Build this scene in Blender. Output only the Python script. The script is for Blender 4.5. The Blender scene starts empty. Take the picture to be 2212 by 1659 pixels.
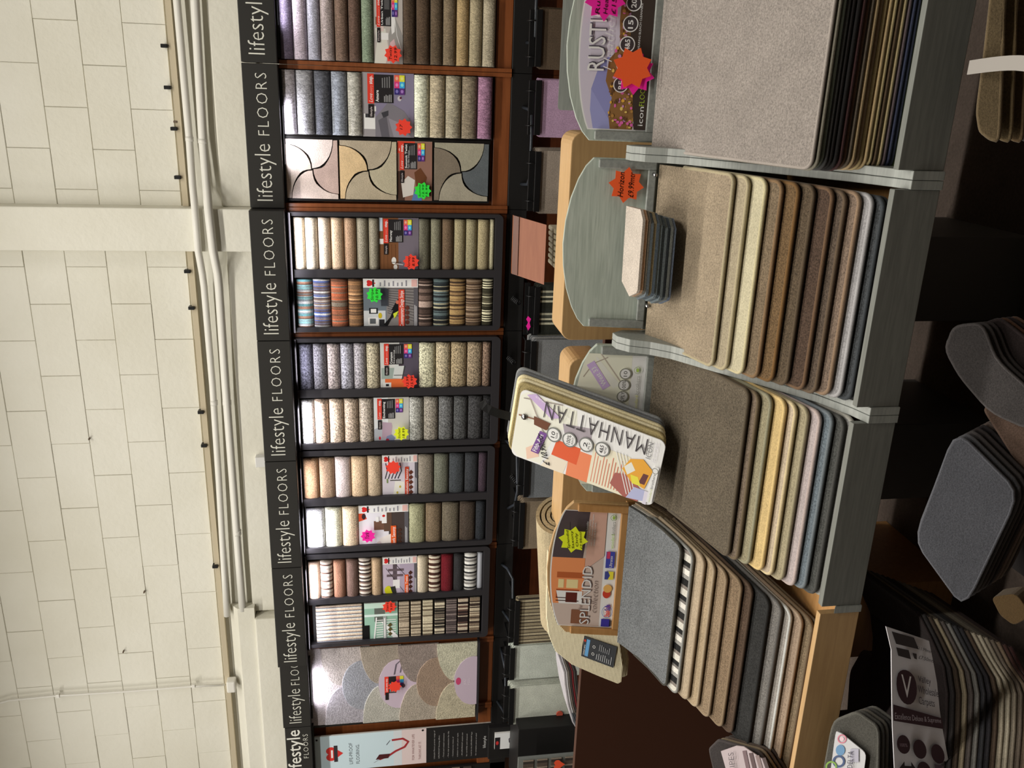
import bpy, math, random
import numpy as np
from mathutils import Matrix, Vector
random.seed(7)
rnd = random.Random(11)
SC = bpy.context.scene
COL = SC.collection
EYE = 1.6
# ---------------------------------------------------------------- camera (photo is held sideways, so the camera is rolled)
F = 1858.0
R = np.array([[0.03428762, 0.94539203, 0.32412694], [-0.15869817, 0.32535303, -0.9321804], [-0.9867316, -0.01947611, 0.16118756]])
cd = bpy.data.cameras.new('camera'); cam = bpy.data.objects.new('camera', cd); COL.objects.link(cam)
cd.sensor_fit = 'HORIZONTAL'; cd.sensor_width = 36.0; cd.lens = F / 2212 * 36
cd.clip_start = 0.05
M4 = Matrix([list(R[0]) + [0], list(R[1]) + [0], list(R[2]) + [EYE], [0, 0, 0, 1]])
cam.matrix_world = M4
SC.camera = cam
# ---------------------------------------------------------------- world, lights, exposure
W = bpy.data.worlds.new('world'); SC.world = W; W.use_nodes = True
W.node_tree.nodes['Background'].inputs[0].default_value = (1.0, 0.95, 0.86, 1)
W.node_tree.nodes['Background'].inputs[1].default_value = 0.15
SC.view_settings.view_transform = 'Standard'; SC.view_settings.look = 'None'
SC.view_settings.gamma = 1.0; SC.view_settings.use_curve_mapping = False
SC.view_settings.exposure = 0.0


def area(name, loc, sx, sy, power, color, rot=(0, 0, 0), spread=180):
    l = bpy.data.lights.new(name, 'AREA'); l.shape = 'RECTANGLE'; l.size = sx; l.size_y = sy
    l.energy = power; l.color = color; l.spread = math.radians(spread)
    o = bpy.data.objects.new(name, l); COL.objects.link(o); o.location = loc; o.rotation_euler = rot
    return o


CEIL = 4.75
for lx in (-5.4, -3.2, -1.0, 1.2):
    for ly, pw in ((3.1, 52), (0.9, 46)):
        area('fluorescent_tube_light', (lx, ly, CEIL - 0.16), 1.5, 0.14, pw, (1.0, 0.955, 0.87))
# white lamps under the header signs (x centre, depth, strength)
HEAD_LAMPS = [(0.45, 4.885, .5, .36), (-0.275, 4.885, 1.3, .30), (-0.85, 4.845, 1.7, .42), (-1.30, 4.845, .35, .2), (-1.93, 4.845, 1.8, .22), (-1.55, 4.845, .5, .2),
              (-2.32, 4.845, .8, .22), (-2.66, 4.845, 1.8, .24), (-3.02, 4.845, 1.3, .22), (-3.36, 4.845, .8, .26), (-3.83, 4.885, 1.2, .26)]
for hx, hy, pw, wd in HEAD_LAMPS:
    area('header_lamp_light', (hx, hy, 2.034), wd, 0.03, pw, (0.95, 0.93, 1.0), (math.radians(8), 0, 0), 160)

# ---------------------------------------------------------------- helpers


def ray(x, y):
    return R @ np.array([x - 1106, -(y - 829.5), -F])


def P(x, y, Y):                       # point of the photo pixel at depth Y
    r = ray(x, y); r = r * (Y / r[1]); return Vector((r[0], r[1], r[2] + EYE))


def PP(x, y, Y0, z0, k):              # pixel on the sloping plane z = z0 + k (Y - Y0)   (z from eye level)
    r = ray(x, y); t = (z0 - k * Y0) / (r[2] - k * r[1]); r = r * t; return Vector((r[0], r[1], r[2] + EYE))


def s2l(c):
    c = c / 255.0
    return c / 12.92 if c <= 0.04045 else ((c + 0.055) / 1.055) ** 2.4


def lin(c, E=1.0, cap=0.86):
    return tuple(min(cap, s2l(v) / E) for v in c[:3])


def mesh(name, verts, faces, mat=None, parent=None, smooth=False, cols=None):
    me = bpy.data.meshes.new(name); me.from_pydata([tuple(v) for v in verts], [], faces)
    if smooth:
        me.polygons.foreach_set('use_smooth', [True] * len(me.polygons))
    if cols is not None:
        ca = me.color_attributes.new('Col', 'FLOAT_COLOR', 'CORNER')
        buf = []
        for p, c in zip(me.polygons, cols):
            buf.extend([c[0], c[1], c[2], 1.0] * p.loop_total)
        ca.data.foreach_set('color', buf)
    if mat: me.materials.append(mat)
    me.update()
    o = bpy.data.objects.new(name, me); COL.objects.link(o)
    if parent: o.parent = parent
    return o


def tag(o, label=None, cat=None, group=None, kind=None):
    if label: o['label'] = label
    if cat: o['category'] = cat
    if group: o['group'] = group
    if kind: o['kind'] = kind
    return o


def empty(name, label, cat, group=None):
    o = bpy.data.objects.new(name, None); COL.objects.link(o); o.empty_display_size = 0.05
    return tag(o, label, cat, group)


def box_vf(a, b):
    x0, y0, z0 = a; x1, y1, z1 = b
    v = [(x0, y0, z0), (x1, y0, z0), (x1, y1, z0), (x0, y1, z0), (x0, y0, z1), (x1, y0, z1), (x1, y1, z1), (x0, y1, z1)]
    f = [(0, 3, 2, 1), (4, 5, 6, 7), (0, 1, 5, 4), (1, 2, 6, 5), (2, 3, 7, 6), (3, 0, 4, 7)]
    return v, f


def box(name, a, b, mat, parent=None, bevel=0):
    a, b = [min(p, q) for p, q in zip(a, b)], [max(p, q) for p, q in zip(a, b)]
    v, f = box_vf(a, b); o = mesh(name, v, f, mat, parent)
    if bevel: bev(o, bevel)
    return o


def bev(o, w, n=2):
    m = o.modifiers.new('bevel', 'BEVEL'); m.width = w; m.segments = n; m.limit_method = 'ANGLE'
    return o


def join(parts):
    V = []; Fc = []
    for v, f in parts:
        n = len(V); V += [tuple(p) for p in v]; Fc += [tuple(i + n for i in q) for q in f]
    return V, Fc


def extr_vf(poly, vec):
    n = len(poly); vec = Vector(vec)
    v = [Vector(p) for p in poly] + [Vector(p) + vec for p in poly]
    f = [tuple(range(n)), tuple(range(2 * n - 1, n - 1, -1))]
    for i in range(n):
        j = (i + 1) % n; f.append((j, i, i + n, j + n))
    return v, f


def extr(name, poly, vec, mat, parent=None, bevel=0):
    # keep outward normals: first cap must face away from vec
    nrm = Vector((0, 0, 0)); q = [Vector(p) for p in poly]
    for i in range(len(q)): nrm += q[i].cross(q[(i + 1) % len(q)])
    if nrm.dot(Vector(vec)) > 0: poly = list(reversed(poly))
    v, f = extr_vf(poly, vec); o = mesh(name, v, f, mat, parent)
    if bevel: bev(o, bevel)
    return o


def tube_vf(pts, r, seg=8, closed=False):
    pts = [Vector(p) for p in pts]; n = len(pts); V = []; Fc = []
    rr = r if isinstance(r, (list, tuple)) else [r] * n
    up = None
    for i, p in enumerate(pts):
        if closed: t = pts[(i + 1) % n] - pts[i - 1]
        else: t = pts[min(i + 1, n - 1)] - pts[max(i - 1, 0)]
        t.normalize()
        if up is None:
            up = Vector((0, 0, 1)) if abs(t.z) < .9 else Vector((1, 0, 0))
        a = t.cross(up)
        if a.length < 1e-5: a = t.orthogonal()
        a.normalize(); b = a.cross(t).normalized(); up = b
        for k in range(seg):
            an = 2 * math.pi * k / seg; V.append(p + (a * math.cos(an) + b * math.sin(an)) * rr[i])
    m = n if closed else n - 1
    for i in range(m):
        for k in range(seg):
            j = (i + 1) % n; l = (k + 1) % seg
            Fc.append((i * seg + k, i * seg + l, j * seg + l, j * seg + k))
    if not closed:
        Fc.append(tuple(range(seg - 1, -1, -1))); Fc.append(tuple((n - 1) * seg + k for k in range(seg)))
    return V, Fc


def tube(name, pts, r, mat, parent=None, seg=8, closed=False):
    v, f = tube_vf(pts, r, seg, closed); return mesh(name, v, f, mat, parent, smooth=True)


def rrect(x0, x1, y0, y1, r, n=5, which=(1, 1, 1, 1)):   # corners: x0y0, x1y0, x1y1, x0y1
    out = []
    for (cx, cy, a0, w) in ((x0, y0, 180, which[0]), (x1, y0, 270, which[1]), (x1, y1, 0, which[2]), (x0, y1, 90, which[3])):
        if not w: out.append((cx, cy)); continue
        sx = 1 if cx == x0 else -1; sy = 1 if cy == y0 else -1
        for i in range(n + 1):
            a = math.radians(a0 + 90 * i / n); out.append((cx + sx * r + r * math.cos(a), cy + sy * r + r * math.sin(a)))
    return out


# ---------------------------------------------------------------- materials
MC = {}


def nt(name):
    m = bpy.data.materials.new(name); m.use_nodes = True; t = m.node_tree
    return m, t, t.nodes['Principled BSDF']


def plain(name, c, rough=.6, metal=0.0, E=1.0, spec=.3):
    if name in MC: return MC[name]
    m, t, b = nt(name); b.inputs['Base Color'].default_value = lin(c, E) + (1,)
    b.inputs['Roughness'].default_value = rough; b.inputs['Metallic'].default_value = metal
    b.inputs['Specular IOR Level'].default_value = spec
    MC[name] = m; return m


def wood(name, c1, c2, axis=0, scale=14, stretch=14, rough=.5, E=1.0):
    if name in MC: return MC[name]
    m, t, b = nt(name); N = t.nodes; L = t.links
    tc = N.new('ShaderNodeTexCoord'); mp = N.new('ShaderNodeMapping'); L.new(tc.outputs['Object'], mp.inputs[0])
    sc = [stretch, stretch, stretch]; sc[axis] = 1.0
    mp.inputs['Scale'].default_value = sc
    n1 = N.new('ShaderNodeTexNoise'); n1.inputs['Scale'].default_value = scale; n1.inputs['Detail'].default_value = 5; n1.inputs['Distortion'].default_value = .6
    L.new(mp.outputs[0], n1.inputs[0])
    cr = N.new('ShaderNodeValToRGB'); cr.color_ramp.elements[0].position = .32; cr.color_ramp.elements[1].position = .68
    cr.color_ramp.elements[0].color = lin(c1, E) + (1,); cr.color_ramp.elements[1].color = lin(c2, E) + (1,)
    L.new(n1.outputs[0], cr.inputs[0]); L.new(cr.outputs[0], b.inputs['Base Color'])
    b.inputs['Roughness'].default_value = rough
    MC[name] = m; return m


def carpet(c, E=.75, amt=.28, scale=330, bump=.6, stripes=None, axis=0, period=.1, shag=0, dist=.0022):
    """tufted pile: fleck colour noise + bump; stripes = list of (colour, share)."""
    key = ('carpet', tuple(c), E, amt, scale, bump, None if stripes is None else tuple(stripes), axis, period, shag)
    if key in MC: return MC[key]
    m, t, b = nt('carpet_pile'); N = t.nodes; L = t.links
    tc = N.new('ShaderNodeTexCoord')
    src = tc.outputs['Object']
    n1 = N.new('ShaderNodeTexNoise'); n1.inputs['Scale'].default_value = scale; n1.inputs['Detail'].default_value = 3; n1.inputs['Roughness'].default_value = .7
    if shag:
        mp = N.new('ShaderNodeMapping'); mp.inputs['Scale'].default_value = (1.0, .7, .38); mp.inputs['Rotation'].default_value = (0, .5, 0)
        L.new(src, mp.inputs[0]); L.new(mp.outputs[0], n1.inputs[0]); n1.inputs['Distortion'].default_value = 1.2
    else: L.new(src, n1.inputs[0])
    n2 = N.new('ShaderNodeTexNoise'); n2.inputs['Scale'].default_value = 14; n2.inputs['Detail'].default_value = 2
    L.new(src, n2.inputs[0])
    cr = N.new('ShaderNodeMapRange'); cr.inputs[1].default_value = .3; cr.inputs[2].default_value = .7
    cr.inputs[3].default_value = 1 - amt; cr.inputs[4].default_value = 1 + amt
    L.new(n1.outputs[0], cr.inputs[0])
    c2 = N.new('ShaderNodeMapRange'); c2.inputs[1].default_value = .3; c2.inputs[2].default_value = .7
    c2.inputs[3].default_value = .92; c2.inputs[4].default_value = 1.08
    L.new(n2.outputs[0], c2.inputs[0])
    mu = N.new('ShaderNodeMath'); mu.operation = 'MULTIPLY'; L.new(cr.outputs[0], mu.inputs[0]); L.new(c2.outputs[0], mu.inputs[1])
    vm = N.new('ShaderNodeVectorMath'); vm.operation = 'SCALE'; L.new(mu.outputs[0], vm.inputs['Scale'])
    if stripes:
        sp = N.new('ShaderNodeSeparateXYZ'); L.new(src, sp.inputs[0])
        dv = N.new('ShaderNodeMath'); dv.operation = 'DIVIDE'; dv.inputs[1].default_value = period; L.new(sp.outputs[axis], dv.inputs[0])
        fr = N.new('ShaderNodeMath'); fr.operation = 'FRACT'; L.new(dv.outputs[0], fr.inputs[0])
        rp = N.new('ShaderNodeValToRGB'); rp.color_ramp.interpolation = 'CONSTANT'
        tot = sum(s for _, s in stripes); acc = 0
        for i, (cc, s) in enumerate(stripes[:31]):
            e = rp.color_ramp.elements[i] if i < 1 else (rp.color_ramp.elements.new(acc) if i > 1 else rp.color_ramp.elements[1])
            e.position = acc; e.color = lin(cc, E) + (1,); acc += s / tot
        L.new(fr.outputs[0], rp.inputs[0]); L.new(rp.outputs[0], vm.inputs[0])
    else:
        vm.inputs[0].default_value = lin(c, E)
    L.new(vm.outputs[0], b.inputs['Base Color'])
    b.inputs['Roughness'].default_value = .95; b.inputs['Specular IOR Level'].default_value = .08
    b.inputs['Sheen Weight'].default_value = .12; b.inputs['Sheen Roughness'].default_value = .5
    bp = N.new('ShaderNodeBump'); bp.inputs['Strength'].default_value = bump; bp.inputs['Distance'].default_value = dist if not shag else .006
    L.new(n1.outputs[0], bp.inputs['Height']); L.new(bp.outputs[0], b.inputs['Normal'])
    MC[key] = m; return m


def print_mat():
    if 'print' in MC: return MC['print']
    m, t, b = nt('printed_card'); a = t.nodes.new('ShaderNodeAttribute'); a.attribute_name = 'Col'
    t.links.new(a.outputs['Color'], b.inputs['Base Color']); b.inputs['Roughness'].default_value = .38
    b.inputs['Specular IOR Level'].default_value = .3
    MC['print'] = m; return m


# ---------------------------------------------------------------- flat print built from coloured shapes
TX = {}


def glyphs(s, thin=0.0, spacing=1.0):
    k = (s, thin, spacing)
    if k in TX: return TX[k]
    cu = bpy.data.curves.new('t', 'FONT'); cu.body = s; cu.offset = thin; cu.space_character = spacing; cu.resolution_u = 2
    ob = bpy.data.objects.new('t', cu); COL.objects.link(ob)
    bpy.context.view_layer.update()
    me = bpy.data.meshes.new_from_object(ob)
    v = [(a.co.x, a.co.y) for a in me.vertices]; f = [tuple(p.vertices) for p in me.polygons]
    bpy.data.objects.remove(ob); bpy.data.meshes.remove(me); bpy.data.curves.remove(cu)
    if not v: v = [(0, 0), (1, 0), (1, 1)]; f = [(0, 1, 2)]
    TX[k] = (v, f); return TX[k]


class Print:
    """u to the right, v downwards, both in the units given to build()."""
    def __init__(self): self.items = []; self.lv = 0

    def poly(self, pts, c, lv=None):
        self.lv += 1
        self.items.append((list(pts), [tuple(range(len(pts)))], c, self.lv)); return self

    def rect(self, u0, v0, u1, v1, c): return self.poly([(u0, v0), (u1, v0), (u1, v1), (u0, v1)], c)

    def disc(self, u, v, ru, rv, c, n=20): return self.poly([(u + ru * math.cos(2 * math.pi * i / n), v + rv * math.sin(2 * math.pi * i / n)) for i in range(n)], c)

    def ring(self, u, v, r0, r1, c, n=24, asp=1.0):
        self.lv += 1
        V = []; Fc = []
        for i in range(n):
            a = 2 * math.pi * i / n
            V += [(u + r0 * math.cos(a), v + r0 * asp * math.sin(a)), (u + r1 * math.cos(a), v + r1 * asp * math.sin(a))]
        for i in range(n):
            j = (i + 1) % n; Fc.append((2 * i, 2 * i + 1, 2 * j + 1, 2 * j))
        self.items.append((V, Fc, c, self.lv)); return self

    def star(self, u, v, r, c, n=9, k=.74, rot=0.0, asp=1.0):
        return self.poly([(u + (r if i % 2 == 0 else r * k) * math.cos(math.pi * i / n + rot), v + asp * (r if i % 2 == 0 else r * k) * math.sin(math.pi * i / n + rot)) for i in range(2 * n)], c)

    def line(self, pts, w, c):
        self.lv += 1
        V = []; Fc = []
        for i, p in enumerate(pts):
            a = pts[max(0, i - 1)]; b = pts[min(len(pts) - 1, i + 1)]
            dx, dy = b[0] - a[0], b[1] - a[1]; l = math.hypot(dx, dy) or 1
            nx, ny = -dy / l * w / 2, dx / l * w / 2
            V += [(p[0] + nx, p[1] + ny), (p[0] - nx, p[1] - ny)]
        for i in range(len(pts) - 1): Fc.append((2 * i, 2 * i + 1, 2 * i + 3, 2 * i + 2))
        self.items.append((V, Fc, c, self.lv)); return self

    def text(self, s, u, v, h, c, fit=None, rot=0.0, shear=0.0, thin=0.0, spacing=1.0, align='l', asp=1.0):
        """h = capital height, (u, v) = baseline start; rot in degrees anticlockwise; fit = wanted length; asp = width unit / height unit."""
        self.lv += 1
        V, Fc = glyphs(s, thin, spacing)
        x0 = min(p[0] for p in V); x1 = max(p[0] for p in V)
        k = h / .70; kx = k if fit is None else fit / max(x1 - x0, 1e-4)
        ca, sa = math.cos(math.radians(rot)), math.sin(math.radians(rot)); W2 = (x1 - x0) * kx
        off = {'l': 0, 'c': -W2 / 2, 'r': -W2}[align]
        out = []
        for (a, b) in V:
            x = (a - x0) * kx + off + shear * b * k; y = b * k
            out.append((u + (x * ca - y * sa) * asp, v - (x * sa + y * ca)))
        self.items.append((out, Fc, c, self.lv)); return self

    def build(self, name, fn, parent, E=.8, lift=.0006, label=None):
        V = []; Fc = []; C = []
        stp = min(.00016, .004 / max(1, self.lv))
        for (pts, fs, c, lv) in self.items:
            n = len(V); V += [fn(p[0], p[1], lift + lv * stp) for p in pts]
            col = lin(c, E, .9)
            # orientation: make all faces face the viewer side
            for f in fs: Fc.append(tuple(i + n for i in f)); C.append(col)
        o = mesh(name, V, Fc, print_mat(), parent, cols=C)
        if label: o['label'] = label
        return o


def plane_fn(O, U, Vd):       # O top-left corner, U full right vector, Vd full down vector; u, v in 0..1
    O = Vector(O); U = Vector(U); Vd = Vector(Vd); N = Vd.cross(U).normalized()
    return lambda u, v, w: O + U * u + Vd * v + N * w


def metric_fn(O, U, Vd):      # unit vectors, u, v in metres
    return plane_fn(O, Vector(U).normalized(), Vector(Vd).normalized())


def quad_fn(tl, tr, br, bl):
    tl, tr, br, bl = map(Vector, (tl, tr, br, bl)); N = (bl - tl).cross(tr - tl).normalized()
    return lambda u, v, w: (tl * (1 - u) + tr * u) * (1 - v) + (bl * (1 - u) + br * u) * v + N * w


# palette of common materials
WALLP = None


def wall_paint():
    m, t, b = nt('cream_wall_paint'); N = t.nodes; L = t.links
    tc = N.new('ShaderNodeTexCoord'); n = N.new('ShaderNodeTexNoise'); n.inputs['Scale'].default_value = 1.6; n.inputs['Detail'].default_value = 5
    geo = N.new('ShaderNodeNewGeometry')
    L.new(geo.outputs['Position'], n.inputs[0])
    cr = N.new('ShaderNodeValToRGB'); cr.color_ramp.elements[0].color = lin((221, 218, 203)) + (1,); cr.color_ramp.elements[1].color = lin((231, 229, 217)) + (1,)
    cr.color_ramp.elements[0].position = .3; cr.color_ramp.elements[1].position = .65
    L.new(n.outputs[0], cr.inputs[0]); L.new(cr.outputs[0], b.inputs['Base Color']); b.inputs['Roughness'].default_value = .55
    n2 = N.new('ShaderNodeTexNoise'); n2.inputs['Scale'].default_value = 28; n2.inputs['Detail'].default_value = 6; L.new(geo.outputs['Position'], n2.inputs[0])
    bp = N.new('ShaderNodeBump'); bp.inputs['Strength'].default_value = .25; bp.inputs['Distance'].default_value = .01
    L.new(n2.outputs[0], bp.inputs['Height']); L.new(bp.outputs[0], b.inputs['Normal'])
    return m


WALLP = wall_paint()
PIPE = plain('gloss_white_pipe_paint', (232, 230, 222), .3)
BLACK = plain('black_laminate', (30, 29, 29), .45)
HEADB = plain('header_black', (44, 43, 41), .5)
FRAMEB = plain('dark_grey_frame', (48, 46, 49), .5)
BLKPL = plain('black_plastic', (22, 22, 23), .35)
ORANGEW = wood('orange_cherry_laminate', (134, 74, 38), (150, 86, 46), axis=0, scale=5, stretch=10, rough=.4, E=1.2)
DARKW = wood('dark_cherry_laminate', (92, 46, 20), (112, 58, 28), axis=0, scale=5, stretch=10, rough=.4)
GREYW = wood('grey_stained_wood', (126, 130, 126), (144, 147, 143), axis=0, scale=9, stretch=16, rough=.45, E=.78)
GREYWV = wood('grey_stained_wood_upright', (120, 124, 121), (138, 141, 137), axis=1, scale=9, stretch=12, rough=.45, E=.78)
GREYH = wood('lit_grey_header_wood', (128, 136, 128), (148, 155, 147), axis=0, scale=9, stretch=16, rough=.45, E=.56)  # same grey wood as the stand, colour raised to paint in brighter light
GREYF = wood('grey_fascia_wood', (100, 102, 98), (114, 116, 111), axis=0, scale=9, stretch=16, rough=.5, E=.82)
BEECH = wood('light_beech_wood', (184, 148, 102), (196, 160, 112), axis=0, scale=7, stretch=14, rough=.45, E=1.0)
BEECHD = wood('beech_moulding', (164, 120, 70), (176, 132, 82), axis=0, scale=7, stretch=14, rough=.45, E=.9)
STEEL = plain('polished_steel', (180, 180, 182), .2, 1.0)
WHITEC = plain('white_card', (236, 234, 228), .5)
TAN = plain('tan_batten_paint', (196, 184, 158), .6)

# ================================================================ THE SETTING
YW = 5.32
X0, X1 = -6.6, 2.6
course = .0424 * YW; zc0 = .2015 * YW + EYE


def structure(o): o['kind'] = 'structure'; return o


wb = structure(box('wall_back', (X0, YW + .012, 0), (X1, YW + .25, CEIL), WALLP))
# painted blocks of the upper wall, each one a part of the wall
protos = []
for k in range(5):
    j = .0010; w = .084 * YW; h = course; d = .0075 + .0009 * k
    poly = [(-w / 2 + j, -h / 2 + j), (w / 2 - j, -h / 2 + j), (w / 2 - j, h / 2 - j), (-w / 2 + j, h / 2 - j)]
    ch = .0022
    V = [(x, .012, z) for x, z in poly] + [(x, .012 - d + .003, z) for x, z in poly] + [(x - math.copysign(ch, x), .012 - d + rnd.uniform(-.0012, .0012), z - math.copysign(ch, z)) for x, z in poly]
    Fc = [(8, 9, 10, 11)] + [(i, (i + 1) % 4, 4 + (i + 1) % 4, 4 + i) for i in range(4)] + [(4 + i, 4 + (i + 1) % 4, 8 + (i + 1) % 4, 8 + i) for i in range(4)]
    me = bpy.data.meshes.new('block'); me.from_pydata(V, [], Fc); me.materials.append(WALLP); protos.append(me)
nrow = int((CEIL - zc0) / course) + 1
for r in range(nrow):
    zb = zc0 + r * course
    if zb + course > CEIL: break
    # joints at X/Y = -.4955 in row 5, -.4552 in row 4
    off = (-.4955 if r % 2 else -.4535) * YW
    k0 = int((X0 - off) / (.084 * YW)) + 1
    x = off + k0 * .084 * YW
    while x < .95:
        o = bpy.data.objects.new('block', protos[rnd.randrange(5)]); COL.objects.link(o)
        o.location = (x + .042 * YW, YW, zb + course / 2); o.parent = wb
        x += .084 * YW
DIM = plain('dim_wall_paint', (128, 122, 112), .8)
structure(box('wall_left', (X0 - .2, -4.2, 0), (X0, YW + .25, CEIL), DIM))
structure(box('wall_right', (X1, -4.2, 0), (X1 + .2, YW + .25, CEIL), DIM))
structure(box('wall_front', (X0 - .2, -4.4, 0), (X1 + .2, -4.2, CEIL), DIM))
structure(box('ceiling', (X0 - .2, -4.4, CEIL), (X1 + .2, YW + .25, CEIL + .1), plain('ceiling_paint', (205, 200, 190), .8)))
fl = structure(box('floor', (X0 - .2, -4.4, -.1), (X1 + .2, YW + .25, 0), carpet((78, 68, 62), E=1.0, scale=120, amt=.2)))

# pilaster, ledge batten and lower band
PXa, PXb = -.1838 * 5.2, -.1363 * 5.2
structure(box('trim_pilaster', (PXa, 5.2, 0), (PXb, YW + .02, CEIL), WALLP, None, .006))
xm = -.655 * YW
structure(box('trim_batten', (X0, 5.285, EYE + .193 * YW), (PXa - .001, YW + .02, EYE + .199 * YW), TAN))
structure(box('trim_batten.001', (PXb + .001, 5.285, EYE + .193 * YW), (1.6, YW + .02, EYE + .199 * YW), TAN))
structure(box('trim_band', (PXb, 5.30, EYE + .60), (1.6, YW + .02, EYE + .845), WALLP, None, .008))
structure(box('trim_band.001', (xm + .02, 5.30, EYE + .60), (PXa, YW + .02, EYE + .84), WALLP, None, .008))
led = structure(box('trim_ledge', (X0, 5.23, 0), (xm, YW + .02, EYE + .82), WALLP, None, .01))
v, f = extr_vf([(X0, YW, EYE + .99), (X0, 5.25, EYE + .93), (X0, 5.25, EYE + .82), (X0, YW, EYE + .82)], (xm - X0 + .08, 0, 0))
structure(mesh('trim_chamfer', v, [tuple(reversed(q)) for q in f], WALLP))

# fluorescent fittings on the ceiling (outside the frame)
for lx in (-5.4, -3.2, -1.0, 1.2):
    for ly in (3.1, .9):
        t = empty('ceiling_light', 'white ceiling batten, %s row, %s' % ('wall side' if ly > 2 else 'aisle side', {-5.4: 'far end', -3.2: 'second from the far end', -1.0: 'third from the far end', 1.2: 'near end'}[lx]), 'ceiling light', 'ceiling battens')
        t.location = (lx, ly, CEIL)
        box('housing', (-.78, -.05, -.06), (.78, .05, 0), WHITEC, t)

# pipes


def pip(pts, r, name, label):
    px = []
    for (x, y, Y) in pts: px.append(P(x, y, Y))
    v, f = tube_vf(px, r, 14)
    o = mesh(name, v, f, PIPE, None, smooth=True); tag(o, label, 'pipe'); return o


p1 = pip([(374, -110, 5.27), (382, 0, 5.27), (409, 300, 5.27), (416, 400, 5.255), (421, 450, 5.17), (428, 540, 5.17), (437, 590, 5.24), (441, 620, 5.26), (459, 830, 5.265), (473, 1040, 5.27), (484, 1230, 5.27), (490, 1330, 5.27)], .0205,
         'upper_pipe', 'upper of two white painted pipes along the block wall, kinked over the pilaster')
p2 = pip([(411, -110, 5.27), (421, 0, 5.27), (438, 300, 5.27), (446, 400, 5.255), (450, 450, 5.165), (460, 540, 5.165), (470, 590, 5.24), (473, 620, 5.25), (487, 830, 5.26), (503, 1040, 5.265), (515, 1200, 5.27), (524, 1318, 5.27)], .0245,
         'lower_pipe', 'lower thicker white pipe along the wall just above the black signs')
for (xa, ya, o, rr) in ((409, 300, p1, .0225), (462, 870, p1, .0225), (438, 305, p2, .0265), (490, 870, p2, .0265), (512, 1150, p2, .0265)):
    a = P(xa, ya - 5, 5.27 if ya != 870 else 5.264); b = P(xa + .35, ya + 5, 5.27 if ya != 870 else 5.264)
    tube('pipe_coupling', [a, b], rr, PIPE, o, 14)
# vertical cable conduit on the left part
cp = [P(-30, 1527, 5.285), P(20, 1513, 5.285), P(120, 1503, 5.285), P(270, 1494, 5.285), P(410, 1483, 5.285), P(486, 1479, 5.285)]
cabl = tube('wall_cable', cp, .008, PIPE, None, 8); tag(cabl, 'thin white painted cable clipped up the block wall', 'cable')
for (a, b) in ((125, 1503), (418, 1482)):
    c = P(a, b, 5.28); box('cable_clip', c - Vector((.014, .008, .01)), c + Vector((.014, .02, .01)), PIPE, cabl)
c = P(500, 1480, 5.25); o = box('junction_box', c - Vector((.045, .03, .03)), c + Vector((.045, .04, .03)), PIPE, None, .01)
tag(o, 'small white junction box where the wall cable meets the ledge', 'junction box')
c = P(563, 995, 5.28); o = box('wall_socket_box', c - Vector((.035, .03, .05)), c + Vector((.035, .03, .03)), plain('socket_white', (222, 222, 220), .4), None, .004)
tag(o, 'small pale box on the wall peeping over a black sign', 'socket box')
# black clips along the batten
for i, (a, b) in enumerate([(355, 99), (362, 189), (376, 278), (384, 383), (405, 586), (414, 665), (434, 890), (441, 962), (465, 1223)]):
    c = P(a, b, 5.28)
    o = box('cable_clip_block', c - Vector((.010, .014, .018)), c + Vector((.010, .03, .018)), BLKPL, None, .003)
    where = ['nearest the room corner beyond the frame, tilted', 'second along from the tilted one', 'third along, beside a paint blemish', 'last before the pilaster', 'first past the pilaster', 'second past the pilaster', 'third past the pilaster', 'fourth past the pilaster', 'farthest along the wall'][i]
    tag(o, 'small black clip above the white pipes, ' + where, 'clip', 'black clips above the pipes')
    if i == 0: o.rotation_euler = (0, 0, 0)
c = P(379, 263, 5.29); o = box('wall_screw', c - Vector((.006, .01, .01)), c + Vector((.006, .02, .01)), plain('rust', (110, 95, 80), .7), None, .002)
tag(o, 'rusty screw stub above the pipes beside the third black clip', 'screw')
for i, (a, b) in enumerate(((192, 949), (458, 1074), (266, 1409), (311, 1280))):
    c = P(a, b, 5.30); o = box('wall_plug', c - Vector((.005, .004, .004)), c + Vector((.005, .02, .004)), plain('rust', (110, 95, 80), .7), None, .001)
    tag(o, ['dark nail alone in the middle of the block wall', 'dark nail just above the upper pipe', 'dark nail near the cable low on the blocks', 'dark chip mark in the blocks beyond the pipes'][i], 'nail')

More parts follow.
